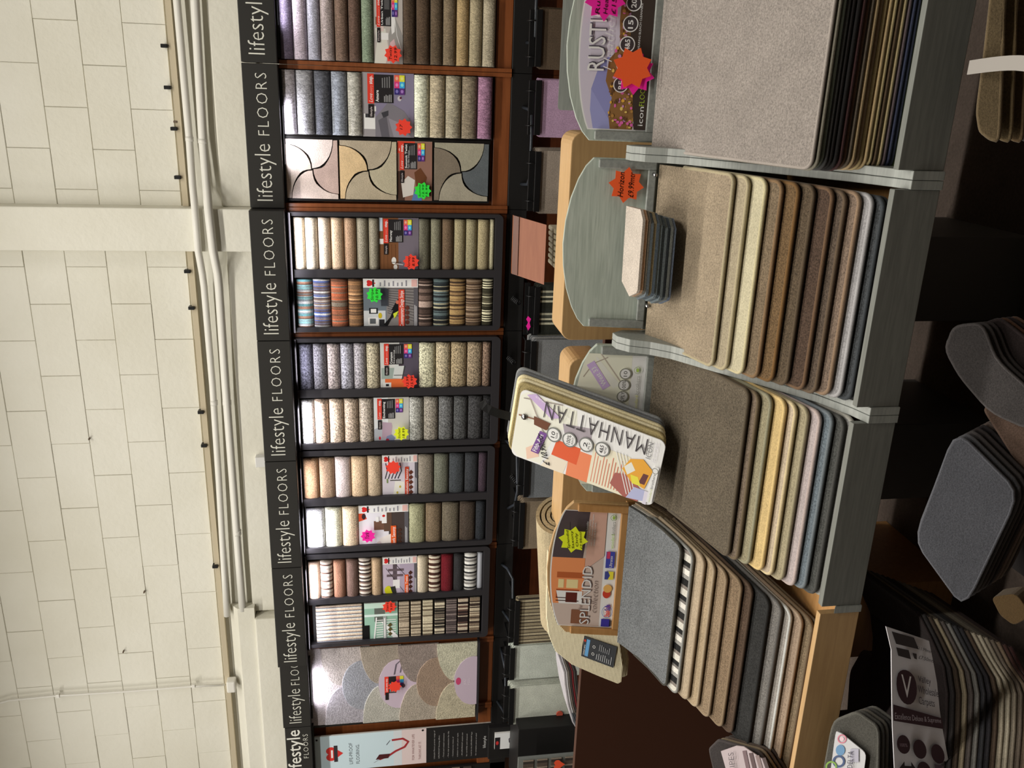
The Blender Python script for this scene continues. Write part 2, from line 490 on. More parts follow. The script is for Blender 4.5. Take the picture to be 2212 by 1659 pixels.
# ================================================================ WALL DISPLAY: headers, bays, boards
BX = [.822, .083, -.656, -1.379, -2.116, -2.831, -3.555, -4.10, -4.85]     # bay joints in X
HZ0, HZ1 = EYE + .447, EYE + .627
LET = plain('silver_lettering', (198, 198, 190), .4)
WOODBACK = [0, 1, 6, 7]
bay_names = ['with the long grey to cream rolls, nearest the camera end', 'above the shaggy rolls and swirl tiles', 'above the striped rolls and woven rolls', 'above the charcoal speckled rolls', 'above the pale pink and brown saxony rolls',
             'above the brown striped rolls', 'above the scalloped board', 'above the blue flooring poster']
for i in range(8):
    xr, xl = BX[i], BX[i + 1]
    Yf = 4.78 if 2 <= i <= 5 else 4.86
    zt = HZ1 if i != 7 else HZ1 - .008
    t = empty('header_sign', 'black lifestyle floors sign ' + bay_names[i], 'sign', 'black header signs along the top of the display')
    box('sign_box', (xl + .002, Yf, HZ0), (xr - .002, 5.02, zt), HEADB, t, .003)
    pr = Print(); pr2 = Print(); w = xr - xl; h = zt - HZ0
    if i < 6:
        pr.text('lifestyle', .055 * w + .0, h * .68, .086, (205, 205, 196), fit=w * .40, thin=-.012)
        pr2.text('FLOORS', .515 * w, h * .68, .060, (205, 205, 196), fit=w * .42, thin=-.014, spacing=1.25)
    elif i == 6:
        pr.text('lifestyle', .07 * w, h * .68, .084, (205, 205, 196), fit=w * .50, thin=-.012)
        pr2.text('FLOO', .63 * w, h * .68, .058, (205, 205, 196), fit=w * .33, thin=-.014, spacing=1.25)
    else:
        pr.text('lifestyle', w - .02, h * .56, .088, (215, 215, 208), fit=.36, thin=.006, align='r')
        pr2.text('FLOORS', w - .06, h * .86, .034, (205, 205, 196), fit=.2, thin=-.012, spacing=1.2, align='r')
    pr2.build('lettering', metric_fn((xl, Yf, zt), (1, 0, 0), (0, 0, -1)), t, E=.85, label='silver grey capitals')
    pr.build('lettering', metric_fn((xl, Yf, zt), (1, 0, 0), (0, 0, -1)), t, E=.85, label='silver grey lettering')
    # lamp bar under the header
    b = empty('display_bay', ('cherry laminate' if i in WOODBACK else 'dark framed cherry laminate') + ' display bay ' + bay_names[i].replace('above', 'holding'), 'display unit', 'wall display bays')
    box('back_panel', (xl + .001, 5.0, EYE - .79), (xr - .001, 5.03, HZ0), ORANGEW, b)
    box('lower_rail', (xl + .001, 4.95, EYE - .79), (xr - .001, 5.0, EYE - .70), ORANGEW, b, .002)
    for xx in ((xl + .001, xl + .022), (xr - .022, xr - .001)):
        box('side_panel', (xx[0], 4.93, EYE - .79), (xx[1], 5.0, HZ0 - .001), ORANGEW, b, .002)
    box('lamp_bar', (xl + .03, 4.90, HZ0 - .012), (xr - .03, 4.97, HZ0 - .001), BLKPL, b)
    box('plinth', (xl + .001, 4.94, EYE - .905), (xr - .001, 5.28, EYE - .791), BLACK, b, .003)
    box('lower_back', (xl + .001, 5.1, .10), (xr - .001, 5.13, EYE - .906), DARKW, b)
    box('kick_board', (xl + .001, 5.0, 0), (xr - .001, 5.28, .10), BLACK, b)
HLET = None


def roll_mesh(w, h, dep, jag, seed):
    """one horizontal fold of carpet: bulging section, slightly uneven ends"""
    rr = random.Random(seed); n = 10; V = []; Fc = []; m = 14
    xs = [-w / 2 + .004 + (w - .008) * i / m for i in range(m + 1)]
    for i, x in enumerate(xs):
        for k in range(n + 1):
            a = math.pi * k / n
            y = -dep * (math.sin(a) ** .74) * (1 + rr.uniform(-jag, jag)); z = h / 2 * math.cos(a) * .985
            xx = x + (rr.uniform(-jag, jag) * .03 if i in (0, m) else 0)
            V.append((xx, y, z))
    for i in range(m):
        for k in range(n):
            a = i * (n + 1) + k; Fc.append((a, a + 1, a + n + 2, a + n + 1))
    Fc.append(tuple(range(n, -1, -1))); Fc.append(tuple(m * (n + 1) + k for k in range(n + 1)))
    return V, Fc


NB = 0


def add_roll(parent, x0, x1, z0, z1, Yb, mat, dep=.03, jag=.05):
    """x0<x1, z0>z1"""
    global NB
    NB += 1
    V, Fc = roll_mesh(x1 - x0, abs(z0 - z1), dep, jag, NB)
    o = mesh('carpet_roll', V, Fc, mat, parent, smooth=True); o.location = ((x0 + x1) / 2, Yb, (z0 + z1) / 2)
    return o


RED, GRN, YEL, MAG, ORA = (255, 62, 42), (40, 225, 60), (228, 255, 30), (255, 20, 160), (255, 92, 36)


def star_obj(parent, c, U, Vd, r, col, lines=(), seed=0, thick=.0008, ink=(40, 25, 20), E=.8, n=9, k=.76, rot=0.2, slant=0):
    """price star: its own thin card, written on by hand"""
    fn = metric_fn(c, U, Vd)
    pts = [fn((r if i % 2 == 0 else r * k) * math.cos(math.pi * i / n + rot), (r if i % 2 == 0 else r * k) * math.sin(math.pi * i / n + rot), 0) for i in range(2 * n)]
    N = Vector(Vd).normalized().cross(Vector(U).normalized()).normalized()
    key = 'star%s' % (col,)
    o = extr('price_star', pts, N * thick, fluo(col), parent)
    o['label'] = {RED: 'red', GRN: 'green', YEL: 'yellow', MAG: 'magenta pink', ORA: 'orange'}.get(col, 'bright') + ' star shaped price ticket'
    if lines:
        pr = Print(); nl = len(lines)
        for q, s in enumerate(lines):
            vv = (q - (nl - 1) / 2) * r * 1.15 / nl + r * .14
            pr.text(s, 0, vv, r * .62 / nl, ink, fit=min(r * 1.35, r * .26 * len(s)), shear=.25, thin=.0, align='c', rot=slant)
        pr.build('handwriting', lambda u, v, w: fn(u, v, w + thick), o, E=E)
    return o


def fluo(c):
    k = 'fluo%s' % (c,)
    if k in MC: return MC[k]
    m, t, b = nt('fluorescent_paper'); b.inputs['Base Color'].default_value = tuple(min(.98, s2l(v) / .9) for v in c) + (1,)
    b.inputs['Roughness'].default_value = .7
    MC[k] = m; return m


def board(name, label, y_up, y_lo, ym, xs, Y, cols, card, cardfn, star=None, E=.84, shag=0, frame=False, amt=.42, scale=200, starcol=RED, starlines=(), backmat=None, dep=.03, mats=None, xr=None):
    """a carpet board: folds above and below a printed card.  xs = photo x of the fold boundaries; card = index of the card slot."""
    xl = P(850, y_lo, Y).x; xr = P(850, y_up, Y).x if xr is None else xr
    zs = [P(x, ym, Y).z for x in xs]
    t = empty(name, label, 'sample board', 'carpet sample boards on the wall display')
    box('backing', (xl - .004, Y, zs[-1] - .004), (xr + .004, Y + .03, zs[0] + .004), backmat or BLACK, t)
    ci = 0
    for i in range(len(zs) - 1):
        if i == card:
            fn = plane_fn((xl, Y - .012, zs[i]), (xr - xl, 0, 0), (0, 0, zs[i + 1] - zs[i]))
            cd_ = box('info_card', (xl, Y - .011, zs[i]), (xr, Y, zs[i + 1]), WHITEC, t)
            cardfn(fn, cd_, (xr - xl), zs[i] - zs[i + 1]); continue
        m = mats.get(ci) if mats and ci in mats else None
        if m is None: m = carpet(cols[ci], E=E, amt=amt, scale=scale, shag=shag, bump=.9, dist=.004)
        d = dep * (.55 if zs[i] - zs[i + 1] < .04 else 1)
        add_roll(t, xl, xr, zs[i], zs[i + 1], Y + .002, m, dep=d); ci += 1
    if star:
        c = P(star[0], star[1], Y - .045)
        star_obj(t, c, (1, 0, 0), (0, 0, -1), .047, starcol, starlines, rot=random.random())
    return t


def icon_grid(pr, u, v, du, dv, cols):
    for q, c in enumerate(cols):
        a = u + (q % 3) * du; b = v + (q // 3) * dv
        pr.rect(a, b, a + du, b + dv, c); pr.disc(a + du / 2, b + dv / 2, du * .28, dv * .28, tuple(min(255, z + 70) for z in c), 8)


ICN = [(52, 44, 110), (205, 60, 120), (240, 100, 80), (90, 50, 120), (60, 160, 220), (215, 215, 60)]


def bars(pr, u0, u1, v0, v1, n, c, seed=1, th=.45):
    rr = random.Random(seed); dv = (v1 - v0) / n
    for i in range(n): pr.rect(u0, v0 + i * dv, u0 + (u1 - u0) * rr.uniform(.55, 1), v0 + i * dv + dv * th, c)


def les_card(title, scene, bu=.52, bv=.10, bg=(105, 100, 120), sub=None):
    def fn(f, par, w, h):
        pr = Print(); pr.rect(0, 0, 1, 1, bg)
        scene(pr)
        pr.rect(bu, bv, .98, bv + .125, (214, 62, 48))
        pr.text('Love', bu + .02, bv + .095, .07, (240, 225, 220), fit=.13, shear=.25)
        pr.text('every', bu + .17, bv + .095, .06, (225, 170, 160), fit=.11, thin=-.015)
        pr.text('step.', bu + .30, bv + .095, .07, (250, 245, 240), fit=.13, thin=.02)
        pr.rect(bu + .015, bv + .125, .97, bv + .50, (38, 36, 38))
        pr.text(title, bu + .03, bv + .215, .06, (235, 235, 235), fit=min(.036 * len(title), .40), thin=.02)
        if sub: pr.text(sub, bu + .03, bv + .275, .038, (225, 225, 225), fit=.3)
        bars(pr, bu + .03, bu + .17, bv + .32, bv + .48, 5, (170, 170, 172), 3)
        bars(pr, bu + .25, .95, bv + .28, bv + .46, 4, (120, 120, 122), 5)
        icon_grid(pr, bu + .15, bv + .52, .10, .10, ICN)
        pr.rect(bu - .22, bv + .01, bu - .01, bv + .115, (34, 30, 32)); pr.text('lifestyle', bu - .20, bv + .085, .045, (210, 200, 200), fit=.15)
        pr.build('printed_picture', f, par, E=.82)
    return fn


def sc_room(pr):
    pr.rect(0, 0, 1, .24, (150, 146, 150)); pr.rect(.12, .02, .36, .24, (226, 226, 226)); pr.rect(.3, .05, .36, .12, (60, 60, 64))
    pr.rect(.4, .12, .48, .26, (225, 225, 225)); pr.poly([(0, .24), (.3, .24), (.55, .5), (.42, .8), (.2, 1), (0, 1)], (120, 117, 125))
    pr.poly([(0, .36), (.26, .30), (.34, .46), (0, .52)], (92, 90, 98)); pr.poly([(0, .6), (.3, .5), (.22, .75), (0, .95)], (140, 137, 148))
    pr.poly([(.3, .4), (.38, .36), (.42, .5), (.34, .5)], (60, 60, 66)); pr.disc(.61, .72, .04, .04, (190, 185, 190)); pr.disc(.62, .74, .02, .02, (90, 40, 60))


def sc_bed(pr):
    pr.rect(0, 0, 1, 1, (178, 172, 168)); pr.poly([(0, 0), (.3, .1), (.5, .05), (.5, .4), (.2, .5), (0, .4)], (205, 205, 196))
    pr.rect(.34, .1, .44, .5, (232, 232, 224)); pr.rect(.46, .1, .55, .34, (210, 190, 185)); pr.rect(.55, .06, .66, .5, (125, 80, 60))
    pr.poly([(0, .55), (.4, .5), (.7, .7), (.4, 1), (0, 1)], (150, 148, 146)); pr.poly([(.12, .6), (.3, .55), (.36, .7), (.16, .8)], (205, 175, 180))
    pr.poly([(.42, .62), (.8, .55), (.8, .75), (.46, .72)], (232, 232, 230)); pr.line([(.2, .95), (.4, .8), (.75, .7)], .02, (215, 215, 215))


def sc_child(pr):
    pr.rect(0, 0, 1, 1, (140, 105, 92)); pr.rect(.0, 0, .5, .2, (70, 50, 42)); pr.rect(.8, 0, 1, .5, (205, 70, 50)); pr.disc(.86, .1, .04, .06, (235, 225, 210))
    pr.poly([(.05, .15), (.3, .1), (.42, .3), (.35, .5), (.1, .45)], (205, 200, 195)); pr.poly([(0, .4), (.2, .5), (.14, .7), (0, .7)], (90, 120, 170))
    pr.poly([(.2, .55), (.48, .48), (.56, .66), (.4, .85), (.18, .75)], (100, 62, 40)); pr.poly([(.1, .75), (.3, .7), (.25, .95), (.08, .98)], (70, 48, 36))


def sc_wood(pr):
    pr.rect(0, 0, 1, .48, (118, 78, 50)); pr.rect(0, .48, 1, 1, (112, 105, 116)); pr.rect(.75, 0, 1, .08, (190, 205, 220)); pr.rect(.5, 0, .6, .1, (225, 225, 225))
    for q in range(4): pr.rect(.0, .1 + q * .1, .5, .105 + q * .1, (90, 58, 36))
    pr.disc(.18, .36, .07, .06, (225, 222, 220)); pr.disc(.06, .40, .05, .05, (220, 218, 215)); pr.line([(.12, .42), (.1, .6)], .015, (205, 205, 205)); pr.line([(.15, .30), (.15, .55)], .01, (60, 50, 44))


def sc_office(pr):
    pr.rect(0, 0, 1, .5, (205, 206, 204)); pr.rect(0, .5, 1, 1, (84, 78, 92)); pr.rect(0, .12, .22, .75, (222, 110, 60)); pr.rect(.03, .07, .14, .28, (230, 230, 232)); pr.rect(.06, .14, .11, .22, (40, 40, 44))
    pr.rect(.22, .03, .46, .55, (150, 165, 160)); pr.poly([(.24, .32), (.52, .38), (.5, .62), (.22, .56)], (200, 205, 205)); pr.line([(.2, .56), (.5, .64)], .02, (60, 62, 62)); pr.line([(.3, .35), (.3, .7)], .015, (70, 70, 70))
    pr.rect(.52, .3, .66, .5, (232, 232, 232)); pr.rect(.5, .48, .6, .58, (70, 60, 70))


def sc_bedroom(pr):
    pr.rect(0, 0, 1, .4, (214, 218, 222)); pr.rect(.0, .4, 1, 1, (190, 188, 182)); pr.poly([(0, 0), (.3, 0), (.4, .3), (0, .35)], (170, 175, 185)); pr.poly([(.1, .22), (.46, .24), (.44, .5), (.36, .52), (.1, .48)], (172, 150, 168))
    pr.poly([(0, .3), (.14, .36), (.18, .5), (.1, .6), (0, .55)], (120, 130, 165)); pr.disc(.1, .16, .04, .03, (200, 40, 60)); pr.disc(.04, .38, .05, .05, (160, 40, 60)); pr.disc(.74, .56, .03, .05, (200, 90, 50)); pr.rect(.5, .12, .64, .28, (235, 236, 236))


def heart_card(title, scene, band=(222, 92, 40), right=.18):
    def fn(f, par, w, h):
        pr = Print(); pr.rect(0, 0, 1, 1, (232, 232, 234)); scene(pr, 1 - right)
        pr.rect(1 - right, 0, 1, 1, (226, 227, 232))
        uc = 1 - right / 2
        for du, dv in ((-.028, .10), (.028, .10)): pr.disc(uc + du, dv, .036, .038 * w / h, (205, 45, 45), 12)
        pr.poly([(uc - .062, .115), (uc + .062, .115), (uc, .23)], (205, 45, 45)); pr.rect(uc - .075, .165, uc + .075, .20, (50, 46, 48))
        bars(pr, 1 - right + .03, .97, .30, .85, 7, (140, 140, 150), 8, .3); pr.rect(1 - right + .02, .88, .985, .98, (225, 180, 175))
        pr.rect(0, .92, 1 - right, 1, (92, 90, 96)); bars(pr, .02, .6, .935, .985, 2, (200, 200, 205), 9, .5)
        pr.rect(.0, .64, min(.78, .045 * len(title)), .75, band)
        pr.text(title, .015, .728, .065, (248, 240, 232), fit=min(.74, .041 * len(title)), thin=.01)
        pr.build('printed_picture', f, par, E=.82)
    return fn


def sc_lounge(pr, w):
    pr.rect(0, 0, w, .42, (105, 115, 125)); pr.rect(0, .42, w, .92, (128, 124, 124))
    pr.rect(0, 0, w * .42, .4, (196, 200, 204)); pr.rect(.05, .08, .2, .26, (225, 226, 226)); pr.rect(.07, .11, .18, .22, (90, 95, 100)); pr.rect(.28, .1, .4, .26, (36, 38, 42)); pr.rect(.3, .13, .38, .23, (225, 225, 225)); pr.rect(.02, .28, .16, .38, (40, 40, 44))
    pr.rect(.44, .32, w - .02, .46, (60, 64, 72)); pr.disc(.24, .3, .06, .035, (190, 170, 40))
    for q in range(12): pr.line([(.12 + q * .06, .92), (.3 + q * .045, .44)], .012, (84, 80, 82))
    pr.poly([(.0, .42), (.16, .5), (.3, .62), (.42, .66), (.4, .56), (.2, .48), (.05, .36)], (22, 22, 24)); pr.poly([(.18, .56), (.24, .6), (.34, .64), (.28, .54)], (200, 215, 60)); pr.poly([(.34, .5), (.5, .58), (.6, .64), (.56, .72), (.4, .66)], (24, 24, 26)); pr.disc(.52, .62, .04, .03, (190, 110, 90))
    for q in range(4): pr.disc(.1 + q * .1, .8, .045, .035, (96, 52, 44))


def sc_saxony(pr, w):
    pr.rect(0, 0, w, .92, (206, 200, 212)); pr.poly([(0, .3), (.38, .36), (.36, .62), (0, .62)], (226, 222, 214))
    for q in range(5): pr.line([(.44, .08 + q * .09), (.62, .14 + q * .1), (w, .1 + q * .1)], .028, (48, 46, 56))
    pr.disc(.1, .42, .03, .025, (190, 170, 60)); pr.disc(.24, .5, .03, .025, (190, 170, 60)); pr.line([(.4, .22), (.4, .52)], .02, (60, 60, 50)); pr.rect(.34, .12, .44, .16, (120, 140, 90))
    for q in range(5): pr.poly([(.04 + q * .12, .8), (.10 + q * .12, .75), (.16 + q * .12, .81), (.10 + q * .12, .88)], (96, 52, 40))


def sc_york(pr, w):
    pr.rect(0, 0, w, .6, (216, 214, 222)); pr.rect(0, .6, w, .92, (70, 60, 58)); pr.poly([(.62, 0), (w, 0), (w, .12), (.68, .16)], (210, 80, 50)); pr.disc(.74, .10, .07, .04, (50, 40, 44))
    pr.rect(.4, .3, .62, .5, (110, 80, 66)); pr.rect(.36, .5, w, .66, (92, 70, 58)); pr.poly([(0, .34), (.2, .42), (.32, .7), (0, .66)], (228, 216, 212)); pr.disc(.06, .4, .06, .05, (205, 190, 190)); pr.rect(.56, .46, .9, .56, (235, 232, 228)); pr.disc(.74, .5, .03, .03, (190, 40, 40)); pr.rect(.6, .34, .72, .4, (232, 230, 226))
    for q in range(4): pr.disc(.08 + q * .1, .82, .042, .04, (72, 46, 36))


def sc_malabo(pr, w):
    pr.rect(0, 0, w, .5, (190, 178, 196)); pr.rect(0, .5, w, .92, (168, 156, 176)); pr.rect(.42, .3, w, .42, (90, 78, 86)); pr.rect(.5, .12, .56, .6, (100, 86, 94)); pr.rect(.64, .16, .7, .62, (100, 86, 94))
    pr.line([(.72, .1), (.1, .62)], .012, (40, 36, 44)); pr.line([(.9, .3), (.4, .78)], .012, (40, 36, 44)); pr.rect(.2, .3, .42, .5, (228, 222, 232))
    for q in range(5): pr.poly([(.04 + q * .12, .8), (.10 + q * .12, .75), (.16 + q * .12, .81), (.10 + q * .12, .88)], (70, 40, 34))
    pr.disc(.16, .16, .11, .11, (205, 205, 40)); pr.disc(.12, .26, .09, .06, (205, 205, 40)); pr.poly([(.02, .3), (.24, .22), (.26, .36), (.06, .4)], (50, 50, 46))


def stairs_card(f, par, w, h):
    pr = Print(); pr.rect(0, 0, 1, 1, (140, 178, 160)); pr.rect(.5, .3, .86, .62, (92, 98, 92)); pr.rect(.86, 0, 1, 1, (190, 215, 202)); pr.rect(.64, 0, .70, 1, (206, 232, 218))
    for q in range(9): pr.line([(.02 + q * .065, .35 + q * .0), (.06 + q * .06, .95)], .02, (228, 240, 232))
    pr.line([(.0, .28), (.62, .36)], .04, (236, 246, 240)); pr.poly([(0, .9), (.5, .5), (.5, .56), (.1, 1), (0, 1)], (224, 238, 230))
    pr.rect(.0, .56, .64, .66, (150, 158, 156)); bars(pr, .04, .6, .585, .64, 1, (225, 228, 226), 2, .7)
    for q in range(3): pr.poly([(.10 + q * .12, .76), (.16 + q * .12, .70), (.22 + q * .12, .77), (.16 + q * .12, .84)], (84, 74, 40))
    pr.build('printed_picture', f, par, E=.82)


St = lambda *a: list(a)
ys_ = 'board'
# --- bay A
board('carpet_board', 'carpet board of fourteen folds, mauve grey down to cream, partly cut off by the frame', -14, 138, 115,
      [606, 634.5, 665.4, 693.4, 724.2, 753.7, 781.1, 808.3, 870, 898, 928.3, 955.5, 984.1, 1011.8, 1040.4, 1069], 4.94,
      [(128, 118, 140), (190, 178, 192), (172, 172, 188), (165, 153, 152), (118, 98, 86), (98, 78, 68), (128, 142, 122), (78, 64, 52), (90, 74, 60), (98, 84, 68), (128, 113, 92), (176, 152, 112), (172, 160, 132), (176, 166, 144)],
      7, les_card('Urban Twist', sc_bed, bg=(170, 165, 160)), (849, 117), shag=1, amt=.45, scale=170, starlines=('Twist', '12.99'))
board('carpet_board', 'carpet board with thick shaggy grey folds above and cream to mauve folds below', 158, 296, 224,
      [610.7, 640.2, 679.4, 715.8, 750.3, 783.1, 893.8, 926.9, 961.1, 996.1, 1030.3, 1063.4], 4.94,
      [(205, 200, 208), (150, 150, 156), (86, 88, 96), (140, 146, 158), (172, 170, 162), (206, 208, 188), (178, 166, 142), (164, 156, 136), (136, 124, 106), (158, 120, 146)],
      5, les_card('Amore', sc_room, bg=(128, 122, 146)), (872, 275), shag=1, amt=.55, scale=110, starlines=('17', ''), dep=.034)


# --- the swirl tile board
def swirl_board():
    Y = 4.94; xl = P(850, 432, Y).x; xr = P(850, 304, Y).x; yq = 360
    t = empty('swirl_board', 'carpet board of square tiles each cut into four swirl pieces, green star', 'sample board', 'carpet sample boards on the wall display')
    z = lambda x: P(x, yq, Y).z
    box('backing', (xl - .012, Y, z(1058)), (xr + .012, Y + .03, z(614)), BLACK, t)
    cols = [[(214, 200, 190), (218, 205, 200), (180, 158, 150), (205, 190, 182)], [(204, 178, 138), (168, 156, 136), (176, 168, 144), (170, 158, 136)], [(124, 114, 100), (156, 152, 134), (92, 98, 102), (158, 152, 136)]]
    for ti, (a, b) in enumerate(((617.7, 731.2), (732.7, 857.4), (936.7, 1055))):
        z1, z0 = z(a), z(b); cx = (xl + xr) / 2; cz = (z0 + z1) / 2; hw = (xr - xl) / 2; hh = (z1 - z0) / 2
        # four S arms from the centre: boundary points on mid of sides shifted, curve
        g = .0062
        ends = [(-hw, hh * .84), (hw * .84, hh), (hw, -hh * .84), (-hw * .84, -hh)]     # left-high, top-right, right-low, bottom-left
        arms = []
        for (ex, ez) in ends:
            arm = []
            for k in range(9):
                s = k / 8
                sn, cs_ = math.sin(s * math.pi / 2), 1 - math.cos(s * math.pi / 2)
                if abs(ex) == hw: px, pz = ex * cs_, ez * sn
                else: px, pz = ex * sn, ez * cs_
                arm.append((px, pz))
            arms.append(arm)
        corners = [(-hw, hh), (hw, hh), (hw, -hh), (-hw, -hh)]
        for q in range(4):
            A = arms[q]; B = arms[(q + 1) % 4]; cn = corners[q] if q == 0 else corners[q]
            pts = A + [cn] + list(reversed(B[1:]))
            mx = sum(p[0] for p in pts) / len(pts); mz = sum(p[1] for p in pts) / len(pts)
            pts = [(p[0] + (mx - p[0]) * g / max(g * 2, math.hypot(mx - p[0], mz - p[1])), p[1] + (mz - p[1]) * g / max(g * 2, math.hypot(mx - p[0], mz - p[1]))) for p in pts]
            jr = random.Random(q + ti * 9)
            po = [(cx + p[0] + jr.uniform(-.0008, .0008), Y, cz + p[1]) for p in pts]
            o = extr('swirl_piece', po, (0, -.020, 0), carpet(cols[ti][q], E=.82, amt=.16, scale=220, bump=.6), t)
    fn = plane_fn((xl, Y - .012, z(858.8)), (xr - xl, 0, 0), (0, 0, z(933) - z(858.8)))
    cdd = box('info_card', (xl, Y - .011, z(933)), (xr, Y, z(858.8)), WHITEC, t)
    les_card('Summit Twist', sc_child, bv=.06, bg=(140, 105, 92), sub='Super Elite Selection')(fn, cdd, 1, 1)
    star_obj(t, P(913, 412, Y - .032), (1, 0, 0), (0, 0, -1), .049, GRN, ('Summit', '12.99', '15.99'), ink=(10, 70, 20))


swirl_board()


# --- dark double frames of bays C to F
def dark_frame(i, y0, y1, wins, xt, xb, ym):
    """frame face at Y=4.885 with two window openings"""
    Y = 4.885; xr = P(850, y0, Y).x; xl = P(850, y1, Y).x; zt = P(xt, ym, Y).z; zb = P(xb, ym, Y).z
    t = empty('double_frame', 'dark grey double frame ' + ['round the woven rolls and the striped rolls', 'round the charcoal rolls and the white to black rolls', 'round the two saxony roll boards', 'round the brown striped rolls and the ribbed strips'][i], 'display frame', 'dark double frames on the wall display')
    outer = rrect(xl, xr, zb, zt, .03, 5)
    w = [sorted((P(850, a, Y).x, P(850, b, Y).x)) for a, b, _, _ in wins]; w.sort()
    wz = (P(wins[0][2], ym, Y).z, P(wins[0][3], ym, Y).z)
    # build from five bars
    ed = [xl, w[0][0], w[0][1], w[1][0], w[1][1], xr]
    V, Fc = join([box_vf((ed[0], Y, wz[1] - .003), (ed[1] - .003, 5.0, wz[0] + .003)), box_vf((ed[2] + .003, Y, wz[1] - .003), (ed[3] - .003, 5.0, wz[0] + .003)), box_vf((ed[4] + .003, Y, wz[1] - .003), (ed[5], 5.0, wz[0] + .003))])
    mesh('frame_bars', V, Fc, FRAMEB, t)
    extr('top_rail', [(xl, Y - .022, wz[0] + .003), (xl, 5.0, wz[0] + .003), (xl, 5.0, zt), (xl, Y + .006, zt)], (xr - xl, 0, 0), FRAMEB, t, .002)
    bt = [(xl, Y, wz[1] - .003), (xr, Y, wz[1] - .003)] + [(a, Y, b) for a, b in reversed(rrect(xl, xr, zb, wz[1], .03, 5, (1, 1, 0, 0))[:-2])]
    extr('bottom_rail', bt, (0, .115, 0), FRAMEB, t)


dark_frame(0, 461, 716, [(470, 582, 634, 1067), (601, 705, 641, 1063)], 619, 1084, 590)
dark_frame(1, 730, 966, [(739, 838.5, 646, 1060), (857, 953.5, 650, 1061)], 630, 1078, 850)
dark_frame(2, 970, 1187, [(981.5, 1071, 655, 1051), (1088, 1176, 662, 1047)], 640, 1066, 1080)
dark_frame(3, 1191, 1389, [(1201, 1285, 666, 1042), (1298, 1381, 676, 1038)], 648, 1056, 1290)
YF = 4.925


def weave(c, k=0):
    return carpet(c, E=.82, amt=.5, scale=150, bump=.9, dist=.004)


board('carpet_board', 'carpet board of fine ribbed cream to grey folds above and basket weave folds below', 470, 582, 524,
      [634.4, 659.6, 687.3, 714.8, 743.4, 770.3, 796.1, 819.9, 904, 929.2, 953.9, 979.7, 1004.9, 1030.1, 1055.9, 1067.1], YF,
      [(222, 206, 184), (225, 210, 190), (216, 200, 182), (196, 172, 146), (160, 132, 108), (142, 136, 120), (140, 134, 118), (96, 94, 80), (122, 120, 102), (106, 88, 70), (156, 146, 116), (150, 142, 114), (166, 154, 122), (196, 190, 160)],
      7, les_card('Norway', sc_wood, bg=(112, 105, 116)), (888, 566), amt=.42, scale=190, starlines=('Norway', '8.99'))


def stripe_set(cs, seed, n=26, wts=None):
    rr = random.Random(seed); out = []
    for i in range(n):
        out.append((cs[rr.randrange(len(cs))], rr.uniform(.5, 1.5)))
    return out


def striped(cs, seed, period=.20, n=28): return carpet((0, 0, 0), E=.82, amt=.28, scale=200, bump=.8, stripes=stripe_set(cs, seed, n), period=period)


tm = [[(150, 196, 198), (235, 232, 228), (120, 92, 80), (110, 160, 165), (150, 160, 165), (165, 125, 105)], [(238, 232, 235), (120, 125, 150), (108, 95, 98), (150, 130, 118), (90, 110, 175)], [(190, 106, 76), (140, 88, 66), (98, 74, 60), (168, 94, 66), (120, 110, 98)], [(150, 112, 78), (90, 68, 52), (120, 92, 68), (190, 150, 110)],
      [(110, 92, 84), (56, 46, 42), (170, 150, 140), (76, 62, 56)], [(50, 58, 62), (95, 110, 112), (170, 165, 140), (38, 40, 42)], [(168, 140, 96), (80, 62, 46), (60, 48, 38), (146, 118, 82)], [(105, 86, 68), (66, 52, 42), (150, 130, 110)], [(48, 46, 36), (60, 58, 46), (215, 210, 180), (90, 86, 70)]]
board('carpet_board', 'carpet board of multicoloured striped folds, teal and orange above, dark below, green star', 601, 705, 665,
      [641.4, 677.5, 715.4, 752.6, 785.4, 902.6, 934.8, 969.9, 1004.9, 1040, 1063.8], YF, [(0, 0, 0)] * 9, 4,
      heart_card('Contemporary Design Stripe', sc_lounge, (210, 72, 52)), (809, 637), starcol=GRN, starlines=('Stripe', '10.99'), mats={k: striped(c, k + 3) for k, c in enumerate(tm)}, dep=.029)
board('carpet_board', 'speckled carpet board, charcoal to white folds above and cream to taupe folds below', 739, 838.5, 790,
      [646.1, 677, 706.4, 735.3, 763.9, 791.3, 821.3, 904, 940.5, 972.7, 1007.7, 1040.8, 1059.6], YF,
      [(98, 98, 112), (132, 130, 138), (166, 156, 156), (158, 158, 170), (154, 150, 156), (172, 164, 142), (192, 190, 164), (180, 168, 142), (160, 144, 116), (150, 134, 112), (124, 104, 90)],
      6, les_card('Compass', sc_office, bg=(84, 78, 92), sub='Saxony'), (885, 824), amt=.95, scale=120, starlines=('13.99', '15.99'))
board('carpet_board', 'speckled carpet board, white folds above and grey to black folds below, yellow star', 857, 953.5, 905,
      [650.7, 680.2, 711, 743.2, 775.5, 807.7, 883.4, 914.2, 946.4, 978.7, 1009.5, 1041.7, 1061.4], YF,
      [(232, 230, 238), (206, 182, 162), (190, 172, 154), (168, 152, 136), (164, 154, 142), (154, 154, 148), (146, 140, 130), (104, 105, 106), (78, 79, 80), (66, 66, 68), (40, 40, 42)],
      5, les_card('Enchanting', sc_bedroom, bg=(190, 188, 182)), (867, 936), starcol=YEL, amt=.85, scale=120, starlines=('Enchant', '18.99'))
